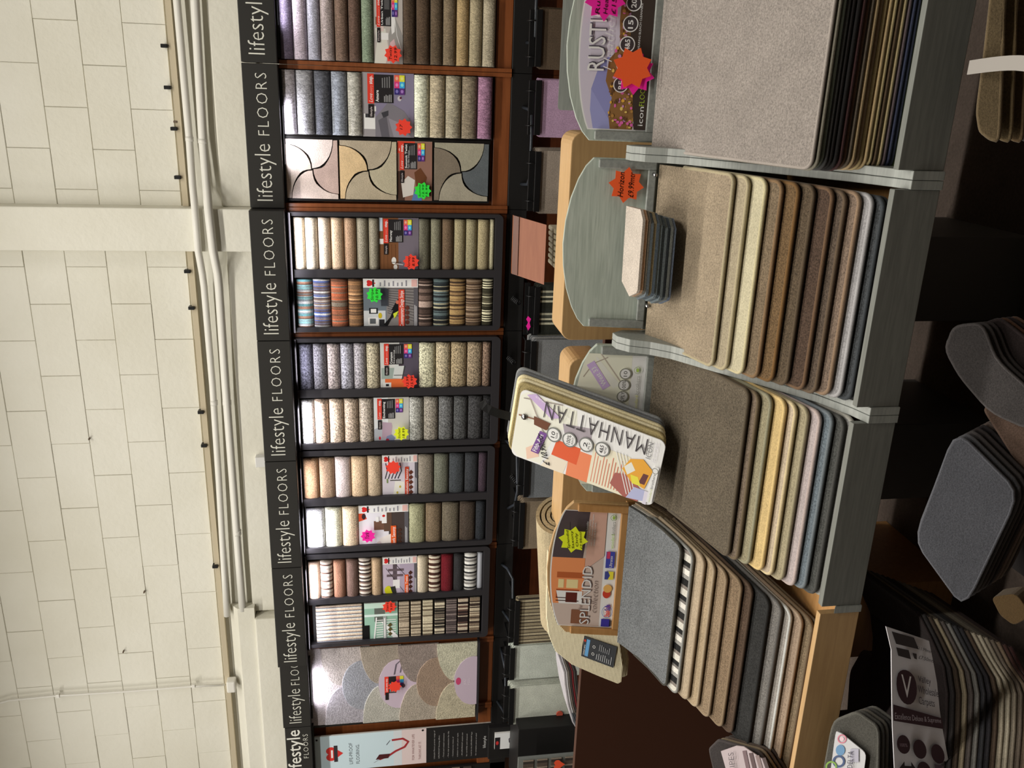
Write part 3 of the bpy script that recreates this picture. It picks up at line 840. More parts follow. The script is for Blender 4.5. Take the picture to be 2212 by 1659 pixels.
board('carpet_board', 'saxony carpet board, brown to cream folds above, grey to plum below, red star', 981.5, 1071, 1032,
      [655.5, 690, 723.6, 758.6, 793.7, 825.9, 901.6, 936.6, 968.9, 1002.5, 1031.9, 1051.5], YF,
      [(166, 132, 102), (168, 142, 118), (206, 192, 192), (198, 172, 142), (178, 160, 136), (130, 122, 110), (108, 110, 98), (66, 70, 74), (54, 56, 60), (66, 54, 64)],
      5, heart_card('Evolution Saxony', sc_saxony, (196, 70, 44)), (849, 1010), amt=.5, scale=150, starlines=('', ''), dep=.028)
board('carpet_board', 'saxony carpet board with white to cream folds above, brown to black below, magenta star', 1088, 1176, 1135,
      [661.9, 702.6, 739, 775.5, 882, 918.4, 953.5, 991.3, 1026.3, 1047.3], YF,
      [(216, 216, 230), (232, 220, 200), (214, 194, 168), (154, 154, 124), (120, 104, 84), (106, 98, 84), (72, 62, 54), (42, 45, 50)],
      3, heart_card('York Saxony', sc_york), (795, 1158), starcol=MAG, amt=.55, scale=150, starlines=('York',), dep=.028)
mst = {1: carpet((0, 0, 0), E=.82, amt=.2, scale=200, stripes=[((96, 74, 66), .5), ((214, 200, 188), 1.4), ((178, 158, 148), .8), ((226, 218, 208), 1.2), ((120, 96, 86), .4)], period=.058),
       4: carpet((0, 0, 0), E=.82, amt=.2, scale=200, stripes=[((74, 62, 58), .9), ((206, 196, 186), 1), ((130, 108, 98), .7), ((60, 48, 46), .7), ((214, 206, 196), .9)], period=.06),
       7: carpet((0, 0, 0), E=.82, amt=.2, scale=200, stripes=[((70, 44, 38), 1), ((200, 188, 170), 1), ((92, 62, 52), .6), ((214, 204, 186), .7)], period=.07),
       10: carpet((0, 0, 0), E=.82, amt=.2, scale=200, stripes=[((44, 44, 46), .7), ((220, 218, 214), 1), ((130, 128, 126), .8), ((190, 188, 184), .6)], period=.056),
       11: plain('pale_board_end', (190, 194, 205), .6)}
board('carpet_board', 'carpet board mixing plain brown and burgundy folds with brown striped folds', 1201, 1285, 1245,
      [666.1, 692.2, 719.4, 747.4, 774.9, 802.1, 826.5, 900.2, 924.6, 951.5, 978.7, 1001.1, 1029.1, 1041.8], YF,
      [(218, 190, 170), 0, (148, 108, 88), (112, 90, 82), 0, (168, 144, 116), (190, 178, 156), 0, (104, 24, 34), (46, 46, 48), 0, 0],
      6, heart_card('Malabo Twist', sc_malabo), None, mats=mst, amt=.3, scale=180)


def strip_board():
    Y = YF; xl = P(850, 1381, Y).x; xr = P(850, 1298, Y).x; z = lambda x: P(x, 1340, Y).z
    t = empty('ribbed_strip_board', 'carpet board with one large ribbed panel above seven short striped strips, red star', 'sample board', 'carpet sample boards on the wall display')
    box('backing', (xl - .004, Y, z(1038)), (xr + .004, Y + .03, z(676)), BLACK, t)
    m = carpet((0, 0, 0), E=.82, amt=.25, scale=140, stripes=[((70, 58, 52), .5), ((190, 172, 156), 1), ((212, 196, 176), 1), ((176, 186, 196), .6)], period=.028)
    V, Fc = box_vf((xl, Y - .014, z(783)), (xr, Y, z(683))); o = mesh('ribbed_panel', V, Fc, m, t); bev(o, .006)
    cdd = box('info_card', (xl + .01, Y - .011, z(859)), (xr, Y, z(787.4)), WHITEC, t)
    stairs_card(plane_fn((xl + .01, Y - .012, z(787.4)), (xr - xl - .01, 0, 0), (0, 0, z(859) - z(787.4))), cdd, 1, 1)
    box('card_clip', (xl + .02, Y - .014, z(798)), (xl + .13, Y - .001, z(784)), BLKPL, t)
    cc = [[(110, 98, 84), (176, 162, 142)], [(104, 92, 78), (182, 168, 146)], [(110, 98, 82), (176, 166, 142), (200, 190, 164)], [(42, 38, 34), (206, 196, 172), (110, 100, 88)], [(80, 70, 70), (128, 116, 112), (66, 58, 58)], [(40, 30, 30), (190, 176, 156), (92, 70, 62)], [(60, 48, 42), (190, 176, 152), (130, 114, 96)]]
    for k, (a, b) in enumerate(((861.7, 884), (887.5, 909.3), (913, 934.6), (938.8, 960.4), (963.5, 985.9), (988.7, 1010.3), (1013.9, 1035.5))):
        m = carpet((0, 0, 0), E=.82, amt=.25, scale=150, stripes=stripe_set(cc[k], k, 24), period=.17 + .01 * k)
        o = box('carpet_strip', (xl + .004, Y - .014, z(b)), (xr - .004, Y, z(a)), m, t, .004)
    star_obj(t, P(841, 1311, Y - .03), (1, 0, 0), (0, 0, -1), .047, RED, ('Stairs', '9.99'))


strip_board()


# --- scalloped board
def scallop_board():
    Y = 4.94; xl = P(850, 1551, Y).x; xr = P(850, 1388, Y).x; z = lambda x: P(x, 1470, Y).z
    zt, zb = z(668), z(1027); cx = (xl + xr) / 2; hw = (xr - xl) / 2
    t = empty('scallop_board', 'carpet board of overlapping scalloped pieces in greys and creams with round card', 'sample board', 'carpet sample boards on the wall display')
    box('backing', (xl - .03, Y, zb - .004), (xr + .004, Y + .03, zt + .004), BLACK, t)
    cs = lambda c: carpet(c, E=.82, amt=.3, scale=110, bump=.9, dist=.005)
    box('top_panel', (xl, Y - .012, z(800)), (xr, Y, zt), cs((176, 168, 172)), t)
    rows = []
    # (photo x of the crown, centre offset, colour, kind)
    S = [(694, 1, (162, 154, 152)), (699, -1, (150, 146, 154)), (739, 0, (138, 140, 148)), (780, 1, (148, 138, 126)), (782, -1, (166, 164, 156)), (818, 0, 'card'),
         (860, 1, (136, 124, 118)), (861, -1, (160, 150, 138)), (899, 0, (146, 126, 110)), (942, 1, (182, 180, 160)), (941, -1, (176, 168, 146)), (979, 0, 'card2')]
    RX = hw * .64; RZ = abs(z(668) - z(712))
    for n, (xc, side, c) in enumerate(S):
        zc = z(xc); pts = []; ccx = cx + side * hw; rx = RX if side == 0 else hw * .97
        rz = RZ * (1.0 if side == 0 else .93)
        m = 20
        for k in range(m + 1):
            a = math.pi * k / m; px = ccx + rx * math.cos(a); pz = zc - rz + rz * math.sin(a)
            pts.append((max(xl, min(xr, px)), pz))
        low = max(zb, zc - rz * 2.2)
        # taper towards the bottom so that the next row laps over it
        pts.append((max(xl, ccx - rx * .99), low if side else max(zb, zc - rz * 1.9))); pts.append((min(xr, ccx + rx * .99), low if side else max(zb, zc - rz * 1.9)))
        cl = []
        for p in pts:
            q = (min(xr, max(xl, p[0])), max(zb, p[1]))
            if not cl or (abs(cl[-1][0] - q[0]) + abs(cl[-1][1] - q[1])) > 1e-5: cl.append(q)
        if abs(cl[0][0] - cl[-1][0]) + abs(cl[0][1] - cl[-1][1]) < 1e-5: cl.pop()
        row = [0, 0, 1, 2, 2, 3, 4, 4, 5, 6, 6, 7][n]; y0 = Y - .018 - .006 * row - (.0008 if side > 0 else 0)
        jr = random.Random(n)
        poly = [(p[0], y0, p[1] + jr.uniform(-.002, .002)) for p in cl]
        if c in ('card', 'card2'):
            o = extr('round_card', poly, (0, .003, 0), plain('pinkish_card', (186, 170, 186), .5, E=.82), t)
            pr = Print()
            K = 1.35
            if c == 'card':
                pr.rect(-.07, .042, .04, .062, (214, 62, 48)); pr.text('Love every step.', -.05, .057, .011, (250, 245, 240), fit=.08)
                pr.rect(-.06, .062, .04, .10, (38, 36, 38)); pr.rect(-.1, .045, -.055, .062, (34, 30, 32)); bars(pr, -.055, .03, .068, .096, 4, (160, 160, 162), 4)
                for q, cc in enumerate(ICN): pr.rect(-.02 + (q % 3) * .02, .10 + (q // 3) * .018, (q % 3) * .02, .118 + (q // 3) * .018, cc)
                pr.line([(.05, .09), (.11, .10), (.14, .13)], .005, (90, 85, 96)); pr.line([(.06, .12), (.12, .13)], .004, (90, 85, 96)); pr.disc(-.02, .135, .012, .008, (70, 50, 60))
            else:
                pr.disc(-.005, .035, .022, .013, (190, 70, 110)); pr.text('JUST', -.03, .075, .012, (225, 212, 225), fit=.04, thin=-.01); pr.text('FEEL', -.03, .095, .012, (225, 212, 225), fit=.04, thin=-.01)
            ff = metric_fn((cx + .012, y0, zc + .018), (1, 0, 0), (0, 0, -1)); pr.build('printed_picture', lambda u, v, w, ff=ff: ff(u * 1.35, v * 1.35, w), o, E=.82)
        else:
            extr('scallop_piece', poly, (0, .012, 0), cs(c), t, .003)
    box('base_trim', (xl - .03, Y - .07, zb - .016), (xr + .004, Y, zb - .004), FRAMEB, t)
    star_obj(t, P(853, 1483, Y - .062), (1, 0, 0), (0, 0, -1), .046, RED, ('', ''))


scallop_board()


# --- poster
def poster():
    Y = 4.94
    q = [P(675, 1656, Y), P(675, 1592, Y), P(1063, 1562, Y), P(1063, 1640, Y)]
    xl, xr = -4.565, -4.262; z = lambda x: P(x, 1615, Y).z
    t = empty('flooring_poster', 'pale blue life-proof flooring poster with spilt wine glass above a black text panel', 'poster')
    box('poster_board', (xl, Y, z(1066)), (xr, Y + .012, z(674)), WHITEC, t)
    pr = Print(); h = z(674) - z(1066); w = xr - xl; s = w
    pr.rect(0, 0, w, h * .62, (186, 205, 214)); pr.rect(0, h * .48, w, h * .62, (206, 190, 190)); pr.rect(0, h * .44, w, h * .485, (196, 202, 208))
    pr.rect(0, h * .62, w, h, (30, 29, 30))
    pr.disc(w * .40, h * .10, .032, .034, (196, 52, 48)); pr.disc(w * .58, h * .10, .032, .034, (196, 52, 48)); pr.poly([(w * .30, h * .11), (w * .68, h * .11), (w * .49, h * .165)], (196, 52, 48)); pr.rect(w * .26, h * .115, w * .72, h * .135, (50, 46, 50)); pr.rect(w * .38, h * .1, w * .6, h * .11, (230, 220, 218))
    pr.text('LIFE-PROOF', w * .16, h * .215, .024, (90, 95, 100), fit=w * .60, thin=-.01)
    pr.text('FLOORING.', w * .16, h * .252, .024, (90, 95, 100), fit=w * .55, thin=-.01)
    pr.line([(w * .22, h * .36), (w * .30, h * .41), (w * .42, h * .45), (w * .52, h * .50), (w * .66, h * .52), (w * .76, h * .49), (w * .74, h * .43)], .016, (150, 45, 50))
    pr.poly([(w * .22, h * .34), (w * .36, h * .36), (w * .36, h * .42), (w * .24, h * .41)], (70, 30, 34)); pr.line([(w * .14, h * .33), (w * .22, h * .36)], .005, (150, 160, 168)); pr.line([(w * .62, h * .40), (w * .74, h * .42)], .004, (60, 50, 60))
    pr.text('FOR WHATEVER LIFE', w * .12, h * .553, .017, (140, 105, 105), fit=w * .74, thin=-.01)
    pr.text("THROWS AT IT.", w * .12, h * .59, .017, (140, 105, 105), fit=w * .52, thin=-.01)
    for k, s_ in enumerate(('Lifestyle Floors premier range of', 'LIFE-PROOF flooring offers:', '- Tried and tested resistance', '- Five star protection for life', '- Contemporary choice of', '  colours to suit your style', '- All LIFE-PROOF carpets can', '  be carefully and cleaned', 'Look for the LIFE-PROOF logo', 'for complete peace of mind')):
        pr.text(s_, w * .10, h * (.668 + .026 * k), .0085, (170, 168, 168), fit=w * .013 * len(s_) * 1.9)
    pr.text('lifestyle', w * .30, h * .955, .022, (220, 220, 220), fit=w * .34, thin=-.01)
    pr.build('printed_picture', metric_fn((xl, Y, z(674)), (1, 0, 0), (0, 0, -1)), t, E=.75)
    for (a, b) in ((684, 1600), (913, 1578)):
        c = P(a, b, Y - .004); tube('corner_pin', [c, c + Vector((0, .006, 0))], .007, BLKPL, t, 8)


poster()
# leaflet holder under the poster
t = empty('leaflet_holder', 'black leaflet holder with a small white wine stain leaflet under the poster', 'leaflet holder')
a, b = P(1060, 1640, 4.78), P(1122, 1568, 4.78)
box('holder', (a.x, 4.78, b.z - .05), (b.x, 4.82, a.z + .02), BLACK, t, .004)
a, b = P(1068, 1618, 4.77), P(1114, 1580, 4.77)
lf = box('leaflet', (a.x, 4.765, b.z), (b.x, 4.779, a.z), WHITEC, t)
Print().rect(0, 0, 1, 1, (216, 218, 228)).rect(0, 0, .75, .26, (34, 30, 34)).disc(.4, .12, .12, .07, (190, 50, 50)).line([(.25, .85), (.4, .7), (.6, .68), (.75, .8)], .04, (50, 40, 60)).build('printed_picture', plane_fn((a.x, 4.765, a.z), (b.x - a.x, 0, 0), (0, 0, b.z - a.z)), lf, E=.8)
# far end of the next bay beyond the poster
t = empty('red_label_board', 'sliver of dark board with small tiles beyond the poster, at frame edge', 'sample board')
a, b = P(640, 1662, 4.93), P(1090, 1662, 4.93)
box('backing', (a.x - .35, 4.94, b.z), (-4.62, 4.96, a.z), BLACK, t)
for k, (xx, cc) in enumerate(((905, (170, 150, 70)), (930, (120, 120, 80)), (960, (90, 74, 66)), (985, (140, 124, 112)), (1010, (70, 60, 56)))):
    zc = P(xx, 1655, 4.93).z; xe = -4.63
    o = extr('swatch_tile', [(xe - .2, 4.94, zc - .028), (xe, 4.94, zc - .028), (xe, 4.94, zc + .028), (xe - .2, 4.94, zc + .028)], (0, -.012, 0), carpet(cc, E=.82), t)

# ================================================================ LOWER RAILS WITH HANGING SAMPLE PACKS
RAILM = plain('black_rail_tube', (52, 56, 62), .28)


def rail(pts, label):
    V, Fc = tube_vf([P(*p) for p in pts], .009, 8); o = mesh('hanging_rail', V, Fc, RAILM, None, smooth=True)
    return tag(o, label, 'rail', 'black bent rails on the plinth')


rail([(1163, -70, 4.72), (1158, 20, 4.72), (1156, 78, 4.72), (1150, 92, 4.80), (1138, 92, 4.94)], 'bent black rail above the dark brown hanging pack')
rail([(1130, 232, 4.94), (1142, 236, 4.80), (1148, 250, 4.72), (1148, 300, 4.72), (1144, 385, 4.72), (1140, 398, 4.80), (1126, 398, 4.94)], 'bent black rail between the mauve pack and the taupe pack')
rail([(1092, 950, 4.94), (1104, 962, 4.80), (1117, 985, 4.72), (1118, 1060, 4.72), (1112, 1090, 4.76), (1097, 1098, 4.94)], 'bent black rail above the grey pack beside the sample book')
rail([(1084, 1219, 4.94), (1096, 1228, 4.80), (1108, 1250, 4.72), (1108, 1355, 4.72), (1100, 1340, 4.85), (1086, 1320, 4.94)], 'bent black rail above the narrow striped pack')
rail([(1082, 1400, 4.94), (1086, 1420, 4.82), (1092, 1446, 4.72), (1092, 1545, 4.72), (1084, 1530, 4.86), (1074, 1515, 4.94)], 'bent black rail above the two pale grey packs')


def hook(x, y, label):
    """sprung black clip standing off the plinth"""
    c = P(x, y, 4.80); pts = []
    for k in range(40):
        a = k / 39 * math.pi * 10; pts.append(c + Vector((.014 * math.cos(a), .11 * (k / 39) + .01, .014 * math.sin(a) + .02 * k / 39)))
    o = tube('spring_clip', pts, .004, BLKPL, None, 5); tag(o, label, 'clip', 'sprung clips on the plinth')


hook(1122, 655, 'coiled black spring clip above the dark striped pack'); hook(1112, 785, 'coiled black spring clip above the charcoal grey pack')
hook(1118, 1045, 'coiled black spring clip beside the taupe pack past the sample book')


def pack(label, x0, x1, y0, y1, Y, cols, n=4, mat=None, bar=True, step=.012, E=.7, axis=0):
    t = empty('hanging_pack', label, 'sample pack', 'sample packs hanging below the wall display')
    xm = (x0 + x1) / 2
    xl = P(xm, y1, Y).x; xr = P(xm, y0, Y).x; zt = P(x0, (y0 + y1) / 2, Y).z; zb = P(x1, (y0 + y1) / 2, Y).z
    for k in range(n):
        m = mat or carpet(cols[k % len(cols)], E=E, amt=.25, scale=150)
        yy = Y + k * step
        o = extr('swatch', [(a + rnd.uniform(-.002, .002) + .004 * k, yy, b + .006 * k) for a, b in rrect(xl, xr, zb, zt, .012, 3)], (0, .008, 0), m, t)
    if bar:
        for k in range(2):
            box('hanger_bar', (xl + .01, Y - .014 + k * .03, zt - .012 + k * .03), (xr - .004, Y - .004 + k * .03, zt + .022 + k * .03), BLKPL, t, .003)
        for xx in (xl + .2 * (xr - xl), xl + .8 * (xr - xl)):
            box('hanging_arm', (xx - .005, Y - .01, zt - .004), (xx + .005, 5.1, zt + .008), BLKPL, t)
            tube('hanger_hook', [(xx, Y - .01, zt + .015), (xx, Y - .005, zt + .05), (xx, Y + .015, zt + .065)], .004, BLKPL, t, 6)
    return t


pack('dark brown pack hanging below the plinth nearest the camera end', 1165, 1300, 22, 152, 4.70, [(74, 62, 50)], 4)
pack('dusty mauve pack hanging below the plinth', 1163, 1300, 174, 298, 4.70, [(152, 126, 150)], 3)
t = pack('taupe grey pack with a white and red label', 1162, 1300, 327, 462, 4.68, [(128, 118, 108)], 5)
a, b = P(1211, 425, 4.66), P(1300, 338, 4.66)
lb = box('label_card', (a.x, 4.668, b.z), (b.x, 4.676, a.z), WHITEC, t)
Print().rect(0, 0, 1, 1, (214, 206, 186)).rect(0, 0, 1, .1, (210, 90, 80)).text('With the free points', .05, .34, .08, (90, 80, 70), fit=.8).text('of colour available', .05, .52, .08, (90, 80, 70), fit=.75).build('printed_text', plane_fn((a.x, 4.668, a.z), (b.x - a.x, 0, 0), (0, 0, b.z - a.z)), lb, E=.8)
# orange laminate panel
Yq = 4.55
q = [P(1109, 465, Yq), P(1180.5, 486, Yq - .12), P(1175, 615, Yq - .12), P(1105, 591, Yq)]
o = extr('laminate_panel', q, (0, .018, 0), wood('bright_cherry', (176, 100, 62), (190, 114, 74), axis=0, scale=6, stretch=12, rough=.5, E=1.6), None); tag(o, 'plain orange cherry laminate sign panel standing above the cream swatch ends', 'panel')
o2 = extr('panel_top_strip', [P(1109, 465, Yq - .003), P(1121, 468.5, Yq - .023), P(1117, 595, Yq - .023), P(1105, 591, Yq - .003)], (0, -.004, 0), DARKW, o)
# cream ribbed swatch ends
t = empty('swatch_rack', 'seven cream woven swatch ends upright in a dark rack under the orange panel', 'swatch rack')
for k in range(7):
    y = 501 + k * 12.4
    a = P(1198 - (k > 4) * 1, y + 4.5, 4.45); b = P(1300, y - 4.5, 4.45)
    box('swatch', (a.x, 4.45, b.z), (b.x, 4.62, a.z), carpet((176, 168, 142), E=.7), t, .006)
a = P(1200, 590, 4.62); b = P(1300, 492, 4.62)
box('rack_back', (a.x - .02, 4.625, b.z), (b.x + .02, 4.65, a.z - .03), BLACK, t)
box('rack_bracket', (a.x + .06, 4.65, a.z - .12), (b.x - .06, 5.1, a.z - .10), BLACK, t)
# round topped cream card
c = P(1228, 626, 2.655); pts = [(c.x + .047 * math.cos(math.pi * k / 14), 2.655, c.z + .047 * math.sin(math.pi * k / 14)) for k in range(15)] + [(c.x - .047, 2.655, c.z - .15), (c.x + .047, 2.655, c.z - .15)]
o = extr('round_card', pts, (0, .008, 0), plain('stone_card', (196, 186, 160), .6), None); tag(o, 'round topped stone coloured card peeping over the beech stand back', 'card')
dk = carpet((0, 0, 0), E=.7, amt=.2, scale=140, stripes=[((34, 36, 30), 1.4), ((160, 158, 138), .5), ((44, 46, 40), .6), ((176, 172, 150), .4), ((60, 62, 56), .8), ((150, 148, 130), .5), ((36, 38, 34), 1.1)], period=.13)
t = pack('black and cream striped pack under the spring clip', 1161, 1300, 618, 724, 4.66, [], 4, mat=dk, axis=0)
a = P(1141, 700, 4.62); pr = None
ms = [P(1141, 683, 4.62), P(1137, 690, 4.62), P(1141, 697, 4.62), P(1137, 705, 4.62), P(1141, 714, 4.62), P(1146, 706, 4.62), P(1144, 697, 4.62), P(1147, 689, 4.62)]
st = extr('price_star', [Vector(p) for p in ms], (0, .003, 0), fluo(MAG), t); st['label'] = 'magenta price ticket seen edge on'
for dx in (0, 8, 16): 
    a = P(1134 + dx, 610 + dx, 4.7); b = P(1141 + dx, 722, 4.7); box('hanger_bar', (b.x, 4.69 - dx * .001, b.z), (a.x, 4.70 - dx * .001, a.z), BLKPL, t)
pack('charcoal grey pack between the two beech stand backs', 1152, 1300, 734, 860, 4.62, [(104, 106, 108), (90, 92, 94), (130, 130, 130)], 6)
pack('mid grey pack half hidden by the propped sample book', 1140, 1300, 930, 1072, 4.6, [(96, 100, 104)], 4)
pack('taupe pack with wavy top edges beside the carpet roll', 1128, 1300, 1080, 1182, 4.62, [(112, 100, 84)], 5)
sd = carpet((0, 0, 0), E=.7, amt=.2, scale=140, stripes=[((128, 118, 96), 1.2), ((60, 52, 44), .5), ((150, 140, 116), .9), ((56, 48, 40), .4)], period=.05)
t = pack('beige pack with narrow dark stripes', 1118, 1300, 1290, 1388, 4.62, [], 3, mat=sd)
pack('pale grey saxony pack beside the beige striped pack', 1108, 1300, 1391, 1462, 4.6, [(166, 172, 164)], 5)
t = pack('pale grey saxony pack nearest the poster, with a red dot', 1106, 1236, 1480, 1560, 4.56, [(164, 168, 158)], 5)
c = P(1209, 1543, 4.55); V, Fc = tube_vf([c, c + Vector((0, .008, 0))], .022, 14); mesh('red_dot', V, Fc, plain('red_dot_ink', (200, 90, 70), .6), t)

# black low cabinet and things at the far left
Yc = 4.45
a, b = P(1117, 1648, Yc), P(1245, 1566, Yc)
t = empty('black_display_box', 'black lower display box below the leaflet holder', 'display box')
box('carcass', (a.x - .3, Yc, b.z), (b.x, Yc + .3, a.z), BLACK, t, .004)
sg = carpet((0, 0, 0), E=.7, amt=.2, scale=140, stripes=[((70, 60, 52), 1), ((44, 38, 34), .7), ((120, 108, 96), .4)], period=.06)
a, b = P(1122, 1668, 4.30), P(1250, 1628, 4.30)
t = empty('striped_swatch_card', 'sample card of small striped swatches with a red heart, at the frame edge', 'sample card')
box('card_board', (a.x - .2, 4.30, b.z - .02), (b.x, 4.32, a.z + .01), plain('grey_card_board', (120, 124, 120), .6), t)
for k in range(4):
    z1 = P(1130 + k * 30, 1648, 4.30).z; z2 = P(1152 + k * 30, 1648, 4.30).z
    box('swatch', (a.x - .19, 4.292, z2), (b.x - .015, 4.30, z1), sg, t)
pr = Print(); c = P(1207, 1652, 4.28)
for du in (-.018, .018): pr.disc(du, -.01, .021, .021, (215, 80, 50))
pr.poly([(-.036, -.002), (.036, -.002), (0, .04)], (215, 80, 50)); pr.build('red_heart', metric_fn(c, (1, 0, 0), (0, 0, -1)), t, E=.8)


# sagging pile of papers and thin swatches
def sag_pile(name, label, pts, Y, n, cols, w=.25, dz=.006):
    t = empty(name, label, 'pile')
    path = [P(x, y, Y) for x, y in pts]
    for k in range(n):
        V = []; Fc = []
        for p in path:
            for q in (0, 1):
                V += [(p.x, p.y + q * w, p.z - k * dz), (p.x, p.y + q * w, p.z - k * dz - dz * .7)]
        m = len(path)
        for i in range(m - 1):
            a = i * 4; b = a + 4
            Fc += [(a, b, b + 1, a + 1), (a + 2, a + 3, b + 3, b + 2), (a, a + 2, b + 2, b), (a + 1, b + 1, b + 3, a + 3)]
        Fc += [(0, 1, 3, 2), ((m - 1) * 4, (m - 1) * 4 + 2, (m - 1) * 4 + 3, (m - 1) * 4 + 1)]
        mesh('sheet', V, Fc, carpet(cols[k % len(cols)], E=.8, amt=.12, scale=120), t)


sag_pile('sheet_pile', 'sagging pile of pale and dark sheets with one red edge below the pale grey packs', [(1218, 1452), (1220, 1480), (1226, 1520), (1236, 1560), (1250, 1582)], 4.2, 7, [(176, 172, 176), (200, 198, 200), (120, 112, 104), (66, 58, 56), (120, 40, 44), (80, 74, 70), (52, 48, 48)], dz=.012)
sag_pile('sheet_pile', 'low pile of blue grey sheets sloping away at the frame edge', [(1250, 1590), (1262, 1620), (1285, 1650), (1300, 1675)], 4.0, 5, [(92, 98, 104), (70, 74, 78), (110, 108, 100), (60, 60, 60)], dz=.012)

# ================================================================ BEECH STAND BACKS behind the sample stands
for k, (ya, yb, zt, lab) in enumerate(((285, 735, -.232, 'pale beech stand back with rounded corners behind the plain grey header'), (775, 1165, -.245, 'pale beech stand back with rounded corners behind the propped sample book'))):
    xr = P(1240, ya, 2.5).x; xl = P(1225, yb, 2.5).x; z1 = EYE + zt * 2.5
    t = empty('beech_stand_back', lab, 'stand', 'beech stand backs')
    extr('back_board', [(x, 2.50, z) for x, z in rrect(xl, xr, .0, z1, .035, 5, (0, 0, 1, 1))], (0, .022, 0), BEECH, t, .003)
    extr('top_slab', [(x, 2.523, z) for x, z in rrect(xl, xr, z1 - .10, z1 - .0, .035, 5, (0, 0, 1, 1))], (0, .12, 0), BEECH, t, .003)
    box('foot', (xl + .03, 2.523, 0), (xr - .03, 2.64, z1 - .103), DARKW, t)

# ================================================================ SAMPLE STAND: four bays
BXs = [.365, -.145, -.650, -1.155, -1.80]
FZ0, FZ1 = EYE - 1.144, EYE - 1.043
YFc = 1.613
PROFILE = [(2.262, -.70), (2.235, -.665), (2.20, -.668), (2.165, -.695), (2.14, -.745), (2.10, -.79), (2.03, -.838), (1.95, -.893), (1.85, -.96), (1.75, -1.025), (1.66, -1.062), (YFc - .004, -1.075)]


def bay(i, fasc, side, hdr, label):
    xr, xl = BXs[i], BXs[i + 1]
    t = empty('sample_stand_bay', label, 'display stand', 'bays of the sloping sample stand')
    box('front_fascia', (xl + .019, YFc, FZ0), (xr - (.019 if i < 3 else .001), YFc + .018, FZ1), fasc, t, .0015)
    pr = [(y, z + EYE) for y, z in PROFILE]
    poly = pr + [(YFc - .004, FZ0 - .002), (2.262, FZ0 - .002)]
    low = [(y, z - .055) for y, z in pr if y < 2.1]; low = [(2.262, low[0][1] + .05)] + low[:-1] + [pr[-1]]
    for q_, xx in enumerate((xl + .0005, xr - .0185)):
        if i == 3: break
        poly = (low if (i == 2 and q_ == 0) else pr) + [(YFc - .004, FZ0 - .002), (2.262, FZ0 - .002)]
        extr('side_panel', [(xx, y, z) for y, z in poly], (.018, 0, 0), side, t, .0015)
    box('tray_floor', (xl + .019, YFc + .019, FZ0 + .0), (xr - .019, 2.262, FZ0 + .015), BEECHD if i else GREYW, t)
    box('rear_panel', ((xl + .019) if i < 3 else -1.60, 2.264, FZ0), (xr - .019, 2.276, EYE - .76), side, t)
    return t


HOUT = [(-.225, .0), (.225, .0), (.225, .163), (.204, .182), (.17, .20), (.12, .217), (.06, .228), (0, .232), (-.06, .228), (-.12, .217), (-.17, .20), (-.204, .182), (-.225, .163)]


def header(t, i, mat, mould, zbase, cx, Y=2.235, sides=True, k=1.0, name='header_board'):
    hb = extr(name, [(cx + u * k, Y, zbase + EYE + v) for u, v in HOUT], (0, .018, 0), mat, t, .002)
    if sides:
        for s in (-1, 1):
            a, b = sorted((cx + s * .222 * k, cx + s * .200 * k))
            box('side_moulding', (a, Y - .012, zbase + EYE + .0), (b, Y - .0005, zbase + EYE + .150), mould, hb, .003)
    box('bottom_moulding', (cx - .2 * k, Y - .012, zbase + EYE + .0), (cx + .2 * k, Y - .0005, zbase + EYE + .022), mould, hb, .003)
    B_ = Vector((cx, Y, zbase + EYE))
    hb.matrix_world = Matrix.Translation(B_) @ Matrix.Rotation(math.radians(-11), 4, 'X') @ Matrix.Scale(1.02, 4) @ Matrix.Translation(-B_)
    return hb


b0 = bay(0, GREYF, GREYW, None, 'grey stained stand bay under the heather moorland header, largest in view')
b1 = bay(1, GREYF, GREYW, None, 'grey stained stand bay with the plain arched header and orange star')
b2 = bay(2, GREYF, GREYW, None, 'grey stained stand bay behind the propped sample book')
b3 = bay(3, BEECH, BEECHD, None, 'light beech stand bay with the collection header and yellow star')


def clip_arc(u0, u1, v0, inset, cx=0.0, n=22):
    """arched picture outline following the header arc"""
    us = [u0 + (u1 - u0) * k / n for k in range(n + 1)]
    top = []
    for u in us:
        a = abs(u); vt = .163 + (.232 - .163) * math.sqrt(max(0, 1 - (a / .232) ** 2))
        top.append((u, vt - inset))
    return top


def hfn(cx, zbase, Y):           # u from the centre in metres, v upwards from the base
    return lambda u, v, w: Vector((cx + u, Y - w, zbase + EYE + v))


class UPrint(Print):             # v measured upwards
    def text(self, s, u, v, h, c, **k):
        n = len(self.items); Print.text(self, s, u, -v, h, c, **k)
        it = self.items[-1]; self.items[-1] = ([(a, -b) for a, b in it[0]], [tuple(reversed(f)) for f in it[1]], it[2], it[3]); return self


